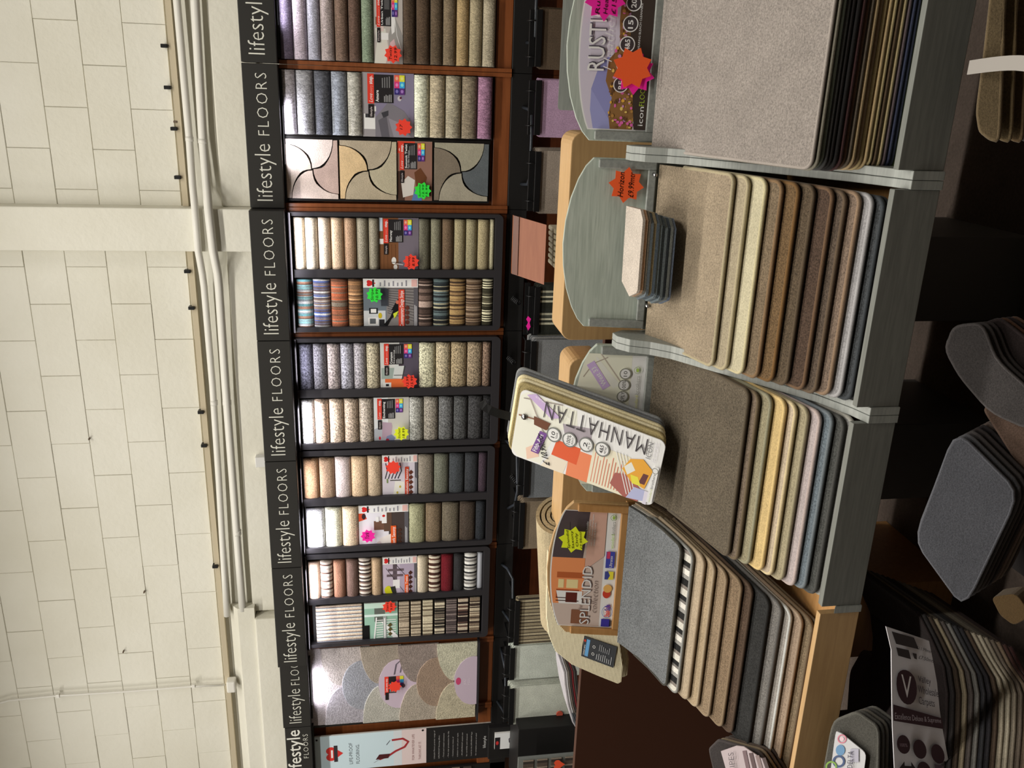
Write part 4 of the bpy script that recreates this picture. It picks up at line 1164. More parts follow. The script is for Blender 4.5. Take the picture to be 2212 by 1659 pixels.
# --- header B0: moorland picture
cx0 = .110; zb0 = -.735
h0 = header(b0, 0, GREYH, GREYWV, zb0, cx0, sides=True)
extr('rear_card', [(x, 2.30, z + EYE) for x, z in rrect(-.045, .37, -.76, -.490, .008, 3)], (0, .01, 0), GREYW, h0)
pr = UPrint(); arc = clip_arc(-.198, .198, .022, .030)
pr.poly(arc + [(.198, .022), (-.198, .022)], (236, 236, 238))
arc = clip_arc(-.195, .195, .022, .034)
pr.poly(arc + [(.195, .10), (-.195, .10)], (176, 170, 184))
pr.poly([(-.195, .13), (-.16, .13), (-.10, .185 - .02), (-.05, .15), (-.02, .125), (-.02, .10), (-.195, .10)], (122, 124, 170))
pr.poly([(-.195, .155), (-.15, .185 - .02), (-.1, .165), (-.195, .10)], (132, 134, 178))
rr = random.Random(4)
pr.poly([(-.195, .112), (-.16, .118), (-.12, .112), (-.08, .13), (-.03, .125), (0, .10), (.06, .105), (.195, .10), (.195, .055), (-.195, .055)], (120, 88, 52))
for k in range(260):
    u = rr.uniform(-.192, .19); v = rr.uniform(.05, .118 if u < -.0 else .10); c = rr.choice([(196, 150, 60), (150, 110, 60), (190, 90, 150), (110, 74, 50), (170, 120, 160), (84, 60, 42), (214, 170, 90)])
    pr.disc(u, v, rr.uniform(.002, .005), rr.uniform(.002, .005), c, 6)
pr.poly([(-.195, .052), (-.1, .062), (.0, .075), (.1, .08), (.195, .085), (.195, .022), (-.195, .022)], (52, 44, 40))
pr.text('RUSTIC', -.055, .135, .042, (60, 56, 66), fit=.152, thin=.012)
pr.text('RUSTIC', -.057, .137, .042, (240, 240, 240), fit=.152, thin=.0)
pr.text('Heathers', -.055, .118, .022, (200, 196, 200), fit=.142, shear=.35, thin=-.02)
for k, s in enumerate(('RE', '2PLY', '4&5', '15', '20')):
    u = -.088 + k * .047; v = .092 - k * .0045; pr.disc(u, v, .018, .018, (56, 50, 52)); pr.ring(u, v, .0165, .019, (225, 225, 228))
    pr.text(s, u - .001, v - .006, .012, (235, 235, 235), align='c', fit=.006 * len(s) + .008, thin=.02)
pr.text('icon', -.185, .03, .013, (232, 232, 232), fit=.046, thin=-.0)
pr.text('FLOORS', -.137, .03, .013, (150, 175, 50), fit=.06, thin=-.012)
pr.text('woodard', .11, .035, .010, (160, 190, 50), fit=.06, thin=.02)
pr.text('HARD WEARING BLEACH CLEANABLE', -.03, .052, .005, (190, 190, 190), fit=.13)
pr.build('printed_picture', hfn(cx0, zb0, 2.235), h0, E=.6)
for (x, y, c, rr_, ls, dy) in ((1378, 158, MAG, .050, (), 0), (1374, 146, ORA, .050, (), -.006), (1318, -2, MAG, .050, ('Rustic', 'Heather', '£15.99'), 0)):
    star_obj(h0, P(x, y, 2.212 + dy), (1, 0, 0), (0, 0, -1), rr_, c, ls, E=.8, rot=.35, n=8 if c == ORA else 9, k=.72)

# --- header B1: plain, with price star
cx1 = -.392; zb1 = -.752
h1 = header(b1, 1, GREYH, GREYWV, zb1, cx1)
star_obj(h1, P(1359, 404, 2.216), (1, 0, 0), (0, 0, -1), .046, ORA, ('Horizon', '£9.99mtr'), E=.8, rot=.1, n=8, k=.72, ink=(30, 20, 16))
# --- header B2
cx2 = -.905; zb2 = -.795
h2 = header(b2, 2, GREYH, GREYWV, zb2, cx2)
pr = UPrint(); arc = clip_arc(-.2, .2, .022, .014); pr.poly(arc + [(.2, .022), (-.2, .022)], (226, 226, 218))
pr.poly([(p[0], p[1]) for p in arc] + [(.2, .062), (-.2, .062)], (212, 202, 182))
pr.poly([(.19, .16), (.19, .185 - .02), (.14, .14), (.1, .11), (.11, .09)], (222, 214, 190)); pr.line([(.13, .205 - .01), (.17, .17), (.19, .13)], .003, (150, 140, 130)); pr.line([(.2, .15), (.1, .075)], .003, (160, 150, 140))
pr.line([(.172, .178), (.10, .128)], .024, (172, 150, 190)); pr.text('West 33', .112, .128, .014, (240, 236, 244), fit=.062, rot=35, thin=.01)
pr.rect(.0, .1, .058, .122, (70, 30, 26)); pr.rect(-.05, .07, .03, .15, (178, 96, 60)); pr.rect(-.18, .07, -.05, .17, (220, 190, 170)); pr.rect(.01, .062, .04, .10, (170, 60, 40)); pr.rect(.045, .122, .065, .145, (70, 50, 110)); pr.line([(.05, .19), (.052, .08)], .005, (60, 34, 26))
for k, s in enumerate(('4&5', '2PLY', '100%', '10')):
    u = .025 + k * .034 + .018; v = .083 - k * .0015 + .0; pr.disc(u, v, .0165, .0165, (236, 236, 230)); pr.ring(u, v, .0135, .0165, (120, 120, 112)); pr.text(s, u, v - .005, .010, (70, 70, 66), align='c', fit=.006 * len(s) + .004)
pr.text('woodard', .03, .038, .009, (196, 205, 120), fit=.052); pr.text('brothers', .085, .038, .010, (150, 150, 146), fit=.055); pr.ring(.157, .045, .009, .0105, (150, 160, 130)); pr.disc(.157, .045, .006, .004, (150, 175, 90))
pr.build('printed_picture', hfn(cx2, zb2, 2.235), h2, E=.62)

# --- header B3 (beech)
cx3 = -1.398; zb3 = -.757
h3 = header(b3, 3, BEECH, BEECHD, zb3, cx3)
pr = UPrint(); arc = clip_arc(-.2, .2, .022, .010); pr.poly(arc + [(.2, .022), (-.2, .022)], (236, 234, 228))
arc = clip_arc(-.198, .198, .022, .014); pr.poly(arc + [(.198, .062), (-.198, .062)], (180, 164, 156))
a1 = [p for p in clip_arc(.04, .198, .02, .014)]; pr.poly(a1 + [(.198, .112), (.04, .125)], (72, 62, 66)); pr.line([(.1, .20), (.1, .13)], .002, (50, 42, 46)); pr.line([(.16, .17), (.06, .165)], .002, (50, 42, 46))
pr.poly([p for p in clip_arc(-.12, .04, .02, .014)] + [(.04, .118), (-.12, .118)], (212, 130, 84)); pr.rect(-.10, .13, -.07, .20, (150, 70, 36)); pr.rect(-.03, .12, -.01, .20, (160, 84, 46)); pr.rect(-.065, .135, -.035, .17, (236, 190, 140)); pr.rect(-.065, .178, -.035, .195, (236, 190, 140))
pr.poly([(-.12, .19), (-.075, .20), (-.075, .12), (-.12, .12)], (226, 220, 220)); pr.rect(-.115, .135, -.08, .17, (84, 36, 30)); pr.line([(-.10, .17), (-.10, .2)], .003, (60, 36, 34)); pr.line([(-.11, .13), (-.11, .2)], .003, (60, 36, 34)); pr.rect(-.19, .10, -.14, .15, (120, 80, 60)); pr.poly([(.0, .118), (.198, .112), (.198, .062), (.05, .062)], (186, 150, 136))
pr.text('the', -.145, .118, .012, (130, 110, 104), fit=.02, shear=.3)
pr.text('SPLENDID', -.188, .092, .030, (90, 76, 76), fit=.204, thin=.008); pr.text('SPLENDID', -.19, .094, .030, (240, 236, 232), fit=.204, thin=-.005)
pr.text('collection', -.15, .073, .018, (92, 76, 74), fit=.112, shear=.35, thin=-.015)
for k, s in enumerate(('Heavy Domestic Suitability', 'Choice Felt & Action Backing', '100% Stain Resistant Polypropylene', 'Available in 4m & 5m wide')): pr.text(s, .085, .116 - k * .0078, .0052, (236, 234, 232), fit=.0031 * len(s))
pr.rect(-.196, .030, -.168, .056, (56, 50, 140)); pr.rect(-.194, .026, -.172, .031, (40, 40, 60)); pr.text('StainSafe', -.16, .032, .016, (200, 50, 48), fit=.042, thin=.02); pr.text('Safe', -.138, .032, .016, (50, 60, 150), fit=.022, thin=.02); pr.ring(-.142, .04, .02, .0215, (60, 80, 160), asp=.75)
pr.disc(-.078, .046, .016, .012, (178, 60, 44)); pr.disc(-.06, .044, .014, .013, (220, 160, 90)); pr.rect(-.028, .030, .000, .056, (60, 66, 130)); pr.poly([(-.028, .030), (.0, .030), (.0, .046), (-.014, .040), (-.028, .046)], (222, 196, 60)); pr.rect(.012, .030, .068, .056, (60, 66, 150)); pr.rect(.044, .044, .068, .054, (180, 60, 90)); pr.text('Ultratex', .014, .036, .009, (235, 235, 240), fit=.04)
pr.text('woodard', .078, .036, .010, (150, 180, 90), fit=.048); pr.text('brothers', .126, .036, .010, (110, 110, 106), fit=.042); pr.ring(.182, .042, .0085, .010, (120, 140, 90)); pr.disc(.182, .042, .006, .004, (140, 170, 80))
pr.build('printed_picture', hfn(cx3, zb3, 2.235), h3, E=.68)
star_obj(h3, P(1247, 1178, 2.210), (1, 0, 0), (0, 0, -1), .044, YEL, ('Splendid', 'Saxony', 'Only', '£7.99mtr'), E=.8, rot=.1, n=8, k=.72, slant=8)


# ---------------------------------------------------------------- stepped swatches in the trays
def swatches(i, yc, edges, cols, zb, angle, th, binds, names, place, wid=None, jit=.0, cxo=0.0, mats={}, Yb=2.22, first_label=None, curve=.0, shear=0.0, wid2=None):
    a = math.radians(angle); D = Vector((0, -math.cos(a), -math.sin(a))); Nn = Vector((0, -math.sin(a), math.cos(a)))
    Bp = Vector((0, Yb, zb + EYE)); cx = (BXs[i] + BXs[i + 1]) / 2 + cxo; W2 = (wid or (BXs[i] - BXs[i + 1] - .05)) / 2
    rr = random.Random(i + 40); n = len(edges)
    rt = ray_to = None
    for k, x in enumerate(edges):
        r = ray(x, yc); r3 = Vector((r[0], r[1], r[2])); o0 = Vector((0, 0, EYE))
        s = (Bp - o0).dot(Nn) - k * th; s /= r3.dot(Nn); pnt = o0 + r3 * s
        L = (pnt - Bp).dot(D)
        if wid2: W2 = (wid + (wid2 - wid) * k / (n - 1)) / 2
        dx = rr.uniform(-jit, jit); org = Bp - Nn * (k * th) + Vector((cx + dx, 0, 0))
        skew = rr.uniform(-jit, jit) * .8
        out = rrect(-W2, W2, 0, L, .022 if k else .02, 5, (0, 0, 1, 1))
        poly = []
        for (u, s_) in out:
            # resample sides so the swatch can lift a little at the back
            poly.append((u, s_))
        left = [p for p in poly if p[0] < 0]; right = [p for p in poly if p[0] >= 0]
        def pos(u, s_, h):
            lift = 0.0
            if curve and s_ < .16: lift = curve * ((.16 - s_) / .16) ** 2
            return org + Vector((u + shear * s_ / .5, 0, 0)) + D * (s_ + skew * u) + Nn * (h + lift)
        # long sides subdivided
        ring = []
        sides = [0, .04, .08, .12, .16]
        ring += [(-W2, s_) for s_ in reversed(sides)] if False else []
        ring = [(-W2, s_) for s_ in reversed([q for q in sides if q < L - .03])] + [(W2, s_) for s_ in [q for q in sides if q < L - .03]] + out[2:]
        V = []; t2 = th * .86
        for (u, s_) in ring: V.append(pos(u, s_, 0))
        for (u, s_) in ring: V.append(pos(u, s_, -t2))
        m = len(ring); ns = len([q for q in sides if q < L - .03])
        Fc = []
        # cap faces as strips for the curved zone plus one front face
        for h in (0, m):
            for q in range(ns - 1):
                a0, a1 = ns - 1 - q, ns - 2 - q; b0_, b1_ = ns + q, ns + q + 1
                f_ = (a0 + h, b0_ + h, b1_ + h, a1 + h); Fc.append(f_ if h else tuple(reversed(f_)))
            f_ = (0 + h,) + tuple(range(2 * ns - 1 + h, m + h)); Fc.append(f_ if h else tuple(reversed(f_)))
        for q in range(m):
            j = (q + 1) % m; Fc.append((q, j, j + m, q + m))
        m_ = mats.get(k) or carpet(cols[k], E=1.1, amt=.62 - .38 * min(1, max(0, (sum(cols[k]) / 3 - 80) / 90)), scale=230, bump=.8) if i or not k else carpet(cols[k], E=.8, amt=.4, scale=230)
        ob = mesh('carpet_swatch', V, Fc, m_)
        ordn = ['top', 'second', 'third', 'fourth', 'fifth', 'sixth', 'seventh', 'eighth', 'ninth', 'tenth', 'eleventh', 'twelfth', 'thirteenth', 'fourteenth', 'fifteenth', 'sixteenth', 'seventeenth', 'eighteenth', 'nineteenth', 'twentieth', 'lowest'][k] if k < n - 1 else 'lowest'
        tag(ob, '%s carpet swatch, %s %s %s' % (names[k], ordn, 'step' if k < n - 1 else 'step', place), 'carpet swatch', 'stepped swatches ' + place)
        # whipped binding round the rim
        rim = [(-W2, .06), (-W2, L * .5)] + list(reversed(out[2:])) + [(W2, L * .5), (W2, .06)]
        rim = [(-W2, min(.1, L * .3)), (-W2, L * .6)] + sorted_out(out[2:]) + [(W2, L * .6), (W2, min(.1, L * .3))]
        pts = [pos(u, s_, -t2 * .38) for u, s_ in rim]
        bc = binds[k] if binds and binds[k] else tuple(min(255, int(v * 1.10) + 4) for v in cols[k])
        tube('edge_binding', pts, th * .44, carpet(bc, E=1.1, amt=.12, scale=300, bump=.4), ob, 7)


def sorted_out(pts):
    """rounded front corners from left to right"""
    L_ = [p for p in pts if p[0] < 0]; R_ = [p for p in pts if p[0] >= 0]
    L_.sort(key=lambda p: (p[1], p[0])); R_.sort(key=lambda p: (-p[1], p[0]))
    return L_ + R_


swatches(1, 600, [1558, 1590, 1627, 1661, 1696, 1729, 1769, 1797, 1827, 1854, 1879, 1890],
         [(158, 143, 122), (170, 158, 134), (196, 188, 160), (122, 106, 86), (108, 86, 60), (88, 75, 60), (78, 62, 52), (86, 74, 64), (122, 105, 92), (156, 154, 156), (66, 69, 72), (58, 60, 62)],
         -.772, 15, .012, [(180, 168, 138), (186, 174, 142), (206, 196, 158), (138, 112, 84), (122, 92, 58), (96, 82, 66), (112, 88, 68), (104, 88, 72), (150, 126, 104), (178, 176, 178), (70, 74, 78), (60, 62, 64)],
         ['beige', 'pale beige', 'cream', 'taupe', 'golden brown', 'dark taupe', 'dark brown', 'grey brown', 'pinkish taupe', 'light grey with silver edge', 'charcoal', 'charcoal'], 'down the plain header bay', jit=.002, curve=.02, wid=.470, wid2=.44, cxo=-.010)
e0 = [1773, 1784, 1793, 1802, 1812, 1824, 1834, 1842, 1852, 1862, 1870, 1879, 1890, 1900, 1910, 1920, 1930, 1940, 1949, 1958, 1965]
c0 = [(150, 142, 136), (82, 84, 80), (92, 98, 88), (70, 70, 70), (40, 38, 38), (36, 34, 34), (72, 50, 50), (80, 58, 44), (104, 94, 82), (168, 146, 112), (120, 98, 76), (172, 152, 112), (176, 154, 116), (184, 168, 126), (100, 84, 66), (182, 166, 128), (108, 96, 100), (70, 76, 100), (62, 68, 86), (132, 150, 106), (104, 32, 26)]
swatches(0, 200, e0, c0, -.745, 18, .0098, [None, (150, 146, 132)] + [None] * 19,
         ['large grey beige', 'dark grey', 'grey green', 'slate grey', 'black', 'off black', 'burgundy brown', 'chestnut brown', 'grey taupe', 'beige', 'mid brown', 'sand', 'golden beige', 'cream', 'dark taupe', 'pale cream', 'mauve grey', 'blue grey', 'navy grey', 'sage green', 'dark red'], 'down the heather header bay', jit=.002, wid=.49, curve=.02)
swatches(2, 1000, [1596, 1618, 1645, 1676, 1700, 1726, 1754, 1780, 1806, 1828],
         [(96, 87, 74), (112, 98, 84), (148, 140, 114), (204, 178, 126), (188, 172, 150), (158, 148, 122), (180, 168, 168), (102, 112, 120), (72, 73, 71), (150, 150, 148)],
         -.815, 13, .012, [(92, 82, 68), (110, 96, 76), (152, 148, 124), (222, 194, 136), (214, 196, 156), (168, 158, 130), (190, 174, 170), (118, 126, 132), (80, 80, 78), (168, 166, 158)],
         ['dark taupe brown', 'brown taupe', 'olive beige', 'primrose yellow', 'pale beige with cream edge', 'stone', 'pinkish white', 'slate blue', 'dark grey', 'pale grey flecked'], 'down the sample book bay', jit=.003, curve=.03)
bw = carpet((0, 0, 0), E=1.05, amt=.2, scale=260, stripes=[((34, 34, 34), 1), ((150, 148, 144), .6), ((226, 222, 214), .8), ((120, 116, 112), .4), ((36, 36, 36), .7), ((214, 210, 200), 1.0), ((130, 122, 116), .5)], period=.11)
swatches(3, 1400, [1447, 1472, 1497, 1520, 1548, 1581, 1605, 1645, 1673, 1696, 1721, 1745, 1763],
         [(112, 115, 118), (150, 148, 144), (182, 164, 140), (174, 154, 126), (148, 128, 104), (132, 112, 90), (82, 66, 54), (48, 48, 48), (118, 115, 112), (156, 151, 146), (158, 138, 120), (130, 114, 92), (116, 105, 90)],
         -.775, 22, .0115, [(70, 68, 62), (150, 150, 146), (170, 152, 128), (176, 158, 132), (156, 136, 112), (142, 122, 98), (86, 70, 58), (46, 46, 46), (100, 98, 96), (206, 208, 206), (168, 148, 128), (120, 104, 84), (110, 98, 82)],
         ['blue grey flecked', 'black and white striped', 'pale beige', 'warm beige', 'tan', 'brown taupe', 'dark brown', 'charcoal', 'salt and pepper grey', 'pale grey with white edge', 'pinkish beige', 'flecked taupe', 'flecked khaki'], 'down the beech bay', jit=.005, mats={1: bw}, curve=.03, wid=.475, wid2=.49, cxo=.085, shear=-.11)

# screws under the plain header
for (x, y) in ((1417, 378), (1400, 662)):
    c = P(x, y, 2.20); o = tube('screw', [c, c + Vector((0, .02, 0))], .005, STEEL, b1, 8)


# ---------------------------------------------------------------- loose stack of small swatches leaning on the plain header
def small_stack():
    cols = [(214, 202, 190), (150, 120, 96), (96, 92, 84), (84, 92, 98), (120, 110, 88), (74, 84, 94), (92, 102, 108), (66, 76, 84), (86, 94, 98), (70, 80, 92), (96, 100, 98), (84, 94, 110)]
    names = ['pale oatmeal', 'tan', 'dark taupe', 'blue grey', 'olive', 'denim grey', 'pale slate', 'dark slate', 'ash grey', 'navy grey', 'dull grey', 'dusty blue']
    n = len(cols); rr = random.Random(5)
    xl = P(1385, 648, 2.08).x; xr = P(1385, 462, 2.08).x
    cx = (xl + xr) / 2; w = (xr - xl) / 2; Yf = 2.078; dz = .0079
    z0 = P(1384, 548, Yf).z
    for k in range(n):
        z = z0 - k * dz; dx = rr.uniform(-.003, .003) - .0022 * k + .006; yy = Yf + .0012 * k + rr.uniform(-.002, .002)
        poly = [(cx - w + .01 + dx, yy + .008, z), (cx - w * .82 + dx, yy, z), (cx + w * .8 + dx, yy + .004, z), (cx + w + dx, yy + .03, z), (cx + w * .98 + dx, yy + .115, z + .012), (cx - w + .02 + dx, yy + .105, z + .012), (cx - w * 1.08 + dx, yy + .05, z + .005)]
        o = extr('small_swatch', poly, (0, 0, -dz * .88), carpet(cols[k], E=1.25 if k == 0 else .6, amt=.3, scale=300), None)
        tag(o, '%s offcut swatch, %s in the loose stack before the plain header' % (names[k], 'topmost' if k == 0 else 'lowest' if k == n - 1 else ['', 'second', 'third', 'fourth', 'fifth', 'sixth', 'seventh', 'eighth', 'ninth', 'tenth', 'eleventh'][k]), 'carpet swatch', 'loose stack of offcuts')


small_stack()


# ---------------------------------------------------------------- propped sample book (tall card with city pictures)
def manhattan():
    pl = (2.08, -.795, 1.62)         # leaning plane: z = z0 + k (Y - Y0)
    tl, tr, brc, blc = PP(1103.5, 980, *pl), PP(1127, 837.5, *pl), PP(1441, 954, *pl), PP(1410, 1094, *pl)
    t = empty('sample_book', 'propped sample book with white city picture cover and black strap, tilted against the stand', 'sample book')
    qf = quad_fn(tl, tr, brc, blc)
    Nv = (blc - tl).cross(tr - tl).normalized()
    out = rrect(0, 1, 0, 1, .0, 1, (0, 0, 0, 0))
    def rr_uv(grow=0.0, r=.10, asp=.46, du=0.0, dv=0.0):
        pts = []
        for (u, v) in rrect(-grow / asp * .46, 1 + grow / asp * .46, -grow * .46, 1 + grow * .46, r, 5):
            pass
        a, b = (1 + 2 * grow), (1 + grow)
        for (cx, cy, a0) in ((0, 0, 180), (1, 0, 270), (1, 1, 0), (0, 1, 90)):
            for i in range(6):
                an = math.radians(a0 + 18 * i); ru = r; rv = r * asp
                uu = (ru if cx == 0 else 1 - ru) + ru * math.cos(an); vv = (rv if cy == 0 else 1 - rv) + rv * math.sin(an)
                pts.append((.5 + (uu - .5) * a + du, .5 + (vv - .5) * b + dv))
        return pts
    cov = extr('cover_card', [qf(u, v, .001) for u, v in rr_uv()], Nv * .002, plain('glossy_white_card', (236, 234, 232), .3), t)
    pr = Print()
    R0 = rr_uv(-.004)
    pr.poly(R0, (232, 230, 228))
    pr.poly([(.02, .05), (.1, .005), (.9, .005), (.98, .05), (.97, .40), (.75, .42), (.60, .30), (.3, .25), (.02, .22)], (214, 206, 194))
    pr.rect(.0, .40, .42, .56, (206, 120, 84)); pr.poly([(.22, .28), (.46, .30), (.46, .47), (.20, .46)], (196, 84, 50)); pr.poly([(.5, .36), (.72, .32), (.8, .52), (.56, .53)], (150, 142, 150))
    pr.poly([(0, .22), (.22, .28), (.2, .40), (0, .38)], (228, 196, 180)); pr.poly([(.02, .12), (.18, .10), (.3, .17), (.12, .2)], (220, 176, 158))
    pr.rect(.0, .55, .60, .80, (224, 200, 180))
    for k in range(11): pr.rect(.04, .57 + k * .02, .5 - (k % 3) * .05, .575 + k * .02, (190, 112, 92))
    pr.poly([(.0, .8), (.12, .70), (.30, .72), (.34, .80), (.2, .9), (0, .9)], (150, 90, 84))
    for k in range(4): pr.line([(.05, .82 + k * .02), (.62, .70 + k * .022)], .006, (228, 222, 220))
    pr.poly([(.26, .83), (.40, .76), (.58, .80), (.64, .88), (.52, .955), (.22, .925)], (220, 150, 60)); pr.poly([(.34, .80), (.44, .77), (.54, .81), (.44, .845)], (236, 228, 196)); pr.poly([(.28, .88), (.44, .90), (.44, .935), (.28, .92)], (96, 60, 60)); pr.poly([(.24, .84), (.36, .82), (.36, .87), (.24, .90)], (226, 196, 70))
    pr.poly([(.0, .82), (.2, .86), (.2, .94), (.05, .97)], (160, 164, 196)); pr.rect(.0, .93, .20, .955, (196, 192, 220))
    pr.line([(.88, .03), (.98, .30)], .012, (130, 120, 118)); pr.line([(.62, .015), (.64, .14), (.50, .3)], .02, (120, 84, 66)); pr.line([(.5, .2), (.95, .06)], .008, (150, 140, 134)); pr.poly([(.56, .13), (.68, .12), (.66, .24), (.54, .22)], (96, 58, 40))
    pr.line([(.97, .08), (.76, .27)], .085, (176, 154, 192)); pr.text('West 33rd St', .955, .10, .022, (238, 232, 242), fit=.30, rot=-118, asp=1.0)
    pr.line([(.16, .165), (.50, .205)], .055, (104, 66, 130)); pr.text('Fifth Ave', .18, .178, .03, (240, 234, 244), fit=.28, rot=-6, thin=.01)
    pr.text('£ 10.99mtr', .05, .285, .045, (30, 26, 30), fit=.42, rot=12, shear=.2, thin=.02)
    for (u, v, s, s2) in ((.52, .275, '10', 'YEAR'), (.53, .385, '100%', 'BLEACH'), (.55, .50, '2', 'PLY'), (.57, .61, '4&5', 'METRE')):
        pr.disc(u, v, .105, .048, (240, 240, 240)); pr.ring(u, v, .088, .108, (110, 112, 110), asp=.46); pr.text(s, u, v + .008, .026, (50, 50, 52), fit=.05 + .022 * len(s), align='c', thin=.01); pr.text(s2, u, v + .028, .013, (70, 70, 72), fit=.10, align='c')
    big = Print.text
    # the vertical title reads upwards along the right side: letters turned a quarter
    V, Fc = glyphs('MANHATTAN', -.012, 1.12)
    x0 = min(p[0] for p in V); x1 = max(p[0] for p in V); pr.lv += 1
    pr.items.append(([(.955 - b / .70 * .25, .885 - (a - x0) / (x1 - x0) * .70) for a, b in V], Fc, (62, 58, 62), pr.lv))
    pr.text('ICON', .68, .925, .034, (80, 80, 84), fit=.24, thin=-.01); pr.text('FLOORS', .66, .962, .028, (190, 188, 196), fit=.28, thin=-.016)
    pr.rect(.05, .955, .60, .99, (236, 234, 240)); pr.text('woodard', .06, .978, .014, (170, 180, 120), fit=.2); pr.text('brothers', .27, .978, .016, (90, 90, 92), fit=.22); pr.ring(.54, .97, .036, .044, (110, 112, 104), asp=.46)
    pr.build('printed_picture', lambda u, v, w: qf(u, v, w + .0032), cov, E=.68, label='city street and taxi pictures')
    rv = qf(.62, .055, .004); tube('rivet', [rv, rv + Nv * .005], .009, STEEL, cov, 12)
    cols = [(150, 136, 96), (212, 200, 168), (206, 196, 160), (96, 98, 100), (120, 122, 124)]
    for k in range(5):
        g = .0 + .004 * k; du = .07 + .03 * k; dv = -.022 - .013 * k
        pts = [qf(u, v, -.004 - k * .0105) for u, v in rr_uv(g, du=du * .8, dv=dv)]
        extr('swatch', pts, -Nv * .011, carpet(cols[k], E=.78, amt=.3, scale=300), t, .004)
        rim = [qf(u, v, -.009 - k * .0105) for u, v in rr_uv(g, du=du * .8, dv=dv)]
        tube('edge_binding', rim, .0062, carpet(tuple(int(c * 1.02) for c in cols[k]), E=.78, amt=.2, scale=300), t, 6, True)
    # black strap handle looped over the top
    path = [P(1040, 868, 2.395), P(1046, 878, 2.380), P(1058, 886, 2.372), P(1076, 893, 2.368), P(1096, 898, 2.366), P(1116, 904, 2.36), P(1140, 912, 2.335)]
    V = []; Fc = []; m = len(path) - 1
    for k, p in enumerate(path):
        tg = (path[min(k + 1, m)] - path[max(k - 1, 0)]).normalized(); sd = tg.cross(Vector((0, 1, 0))).normalized()
        for s_, hh in ((-1, 1), (1, 1), (1, -1), (-1, -1)): V.append(p + sd * .0125 * s_ + Vector((0, .0025 * hh, 0)))
    for k in range(m):
        for q in range(4):
            a = k * 4 + q; b = k * 4 + (q + 1) % 4; Fc.append((a, b, b + 4, a + 4))
    Fc += [(3, 2, 1, 0), (m * 4, m * 4 + 1, m * 4 + 2, m * 4 + 3)]
    mesh('strap_handle', V, Fc, plain('matt_black_strap', (26, 26, 27), .8), t)


manhattan()


# ---------------------------------------------------------------- roll and foam backed swatch behind the beech header
def beige_roll():
    a = P(1182, 1118, 2.62); c = P(1188, 1340, 2.95)
    ax = (c - a).normalized(); u = ax.cross(Vector((0, 0, 1))).normalized(); v = u.cross(ax).normalized(); L = (c - a).length
    t = empty('carpet_roll', 'rolled beige carpet lying behind the beech header, spiral end showing', 'carpet roll')
    R0 = .088; turns = 3.6; n = 110; V = []; Fc = []; cen = a - v * .045
    th = .013
    for i in range(n + 1):
        an = i / n * turns * 2 * math.pi; r = R0 - (R0 - .022) * i / n
        for rad in (r, r - th):
            for q in (0, 1): V.append(cen + u * rad * math.cos(an) + v * rad * math.sin(an) + ax * L * q)
    for i in range(n):
        p = i * 4; s = p + 4
        Fc += [(p, p + 1, s + 1, s), (p + 2, s + 2, s + 3, p + 3), (p, s, s + 2, p + 2), (p + 1, p + 3, s + 3, s + 1)]
    mesh('rolled_sheet', V, Fc, carpet((158, 144, 116), E=.78, amt=.3, scale=200), t, smooth=False)


beige_roll()


def foam():
    Y = 2.29
    px = [(1183, 1190), (1181, 1250), (1180, 1330), (1185, 1372), (1200, 1408), (1235, 1436), (1290, 1460), (1335, 1478), (1343, 1474), (1346, 1440), (1335, 1360), (1335, 1190)]
    pts = [P(x, y, Y + .10 * (1345 - x) / 165 + .0) for x, y in px]
    t = empty('foam_backed_swatch', 'large ivory ribbed foam backed swatch with rounded corner behind the beech header', 'carpet swatch')
    m, tr_, b = nt('ribbed_foam'); N = tr_.nodes; L = tr_.links
    tc = N.new('ShaderNodeTexCoord'); wv = N.new('ShaderNodeTexWave'); wv.inputs['Scale'].default_value = 75; wv.bands_direction = 'Z'; wv.wave_profile = 'SIN'
    L.new(tc.outputs['Object'], wv.inputs[0]); cr = N.new('ShaderNodeValToRGB'); cr.color_ramp.elements[0].color = lin((176, 166, 138), .78) + (1,); cr.color_ramp.elements[1].color = lin((204, 196, 168), .78) + (1,)
    L.new(wv.outputs[0], cr.inputs[0]); L.new(cr.outputs[0], b.inputs['Base Color']); bp = N.new('ShaderNodeBump'); bp.inputs['Strength'].default_value = .6; bp.inputs['Distance'].default_value = .003
    L.new(wv.outputs[0], bp.inputs['Height']); L.new(bp.outputs[0], b.inputs['Normal']); b.inputs['Roughness'].default_value = .9
    extr('foam_sheet', pts, (0, .012, 0), m, t, .003)
    extr('foam_sheet', [p + Vector((.012, .016, -.02)) for p in pts], (0, .012, 0), m, t, .003)
    extr('pile_layer', [p + Vector((-.0, .032, -.03)) for p in pts], (0, .012, 0), carpet((168, 156, 132), E=.78), t, .003)
    f = lambda x, y: P(x, y, Y + .10 * (1345 - x) / 165 - .002)
    tl, tr2, brr, bl = f(1255, 1416), f(1262, 1373), f(1333, 1397), f(1325, 1442)
    lb = extr('info_label', [tl, tr2, brr, bl], (0, -.001, 0), BLKPL, t)
    q = quad_fn(tl, tr2, brr, bl)
    pr = Print().rect(0, 0, 1, 1, (58, 60, 64)).rect(.08, .10, .90, .20, (96, 150, 196)).text('carpet care', .1, .085, .05, (235, 235, 235), fit=.5).disc(.8, .05, .06, .035, (180, 60, 50), 10)
    pr.ring(.3, .34, .05, .07, (220, 220, 222), n=12, asp=.6); pr.ring(.65, .34, .05, .07, (220, 220, 222), n=12, asp=.6); bars(pr, .1, .5, .45, .95, 8, (170, 172, 176), 3, .3); bars(pr, .55, .9, .5, .85, 6, (150, 152, 156), 6, .3)
    pr.build('printed_text', lambda u, v, w: q(u, v, w + .001), lb, E=.78)


foam()

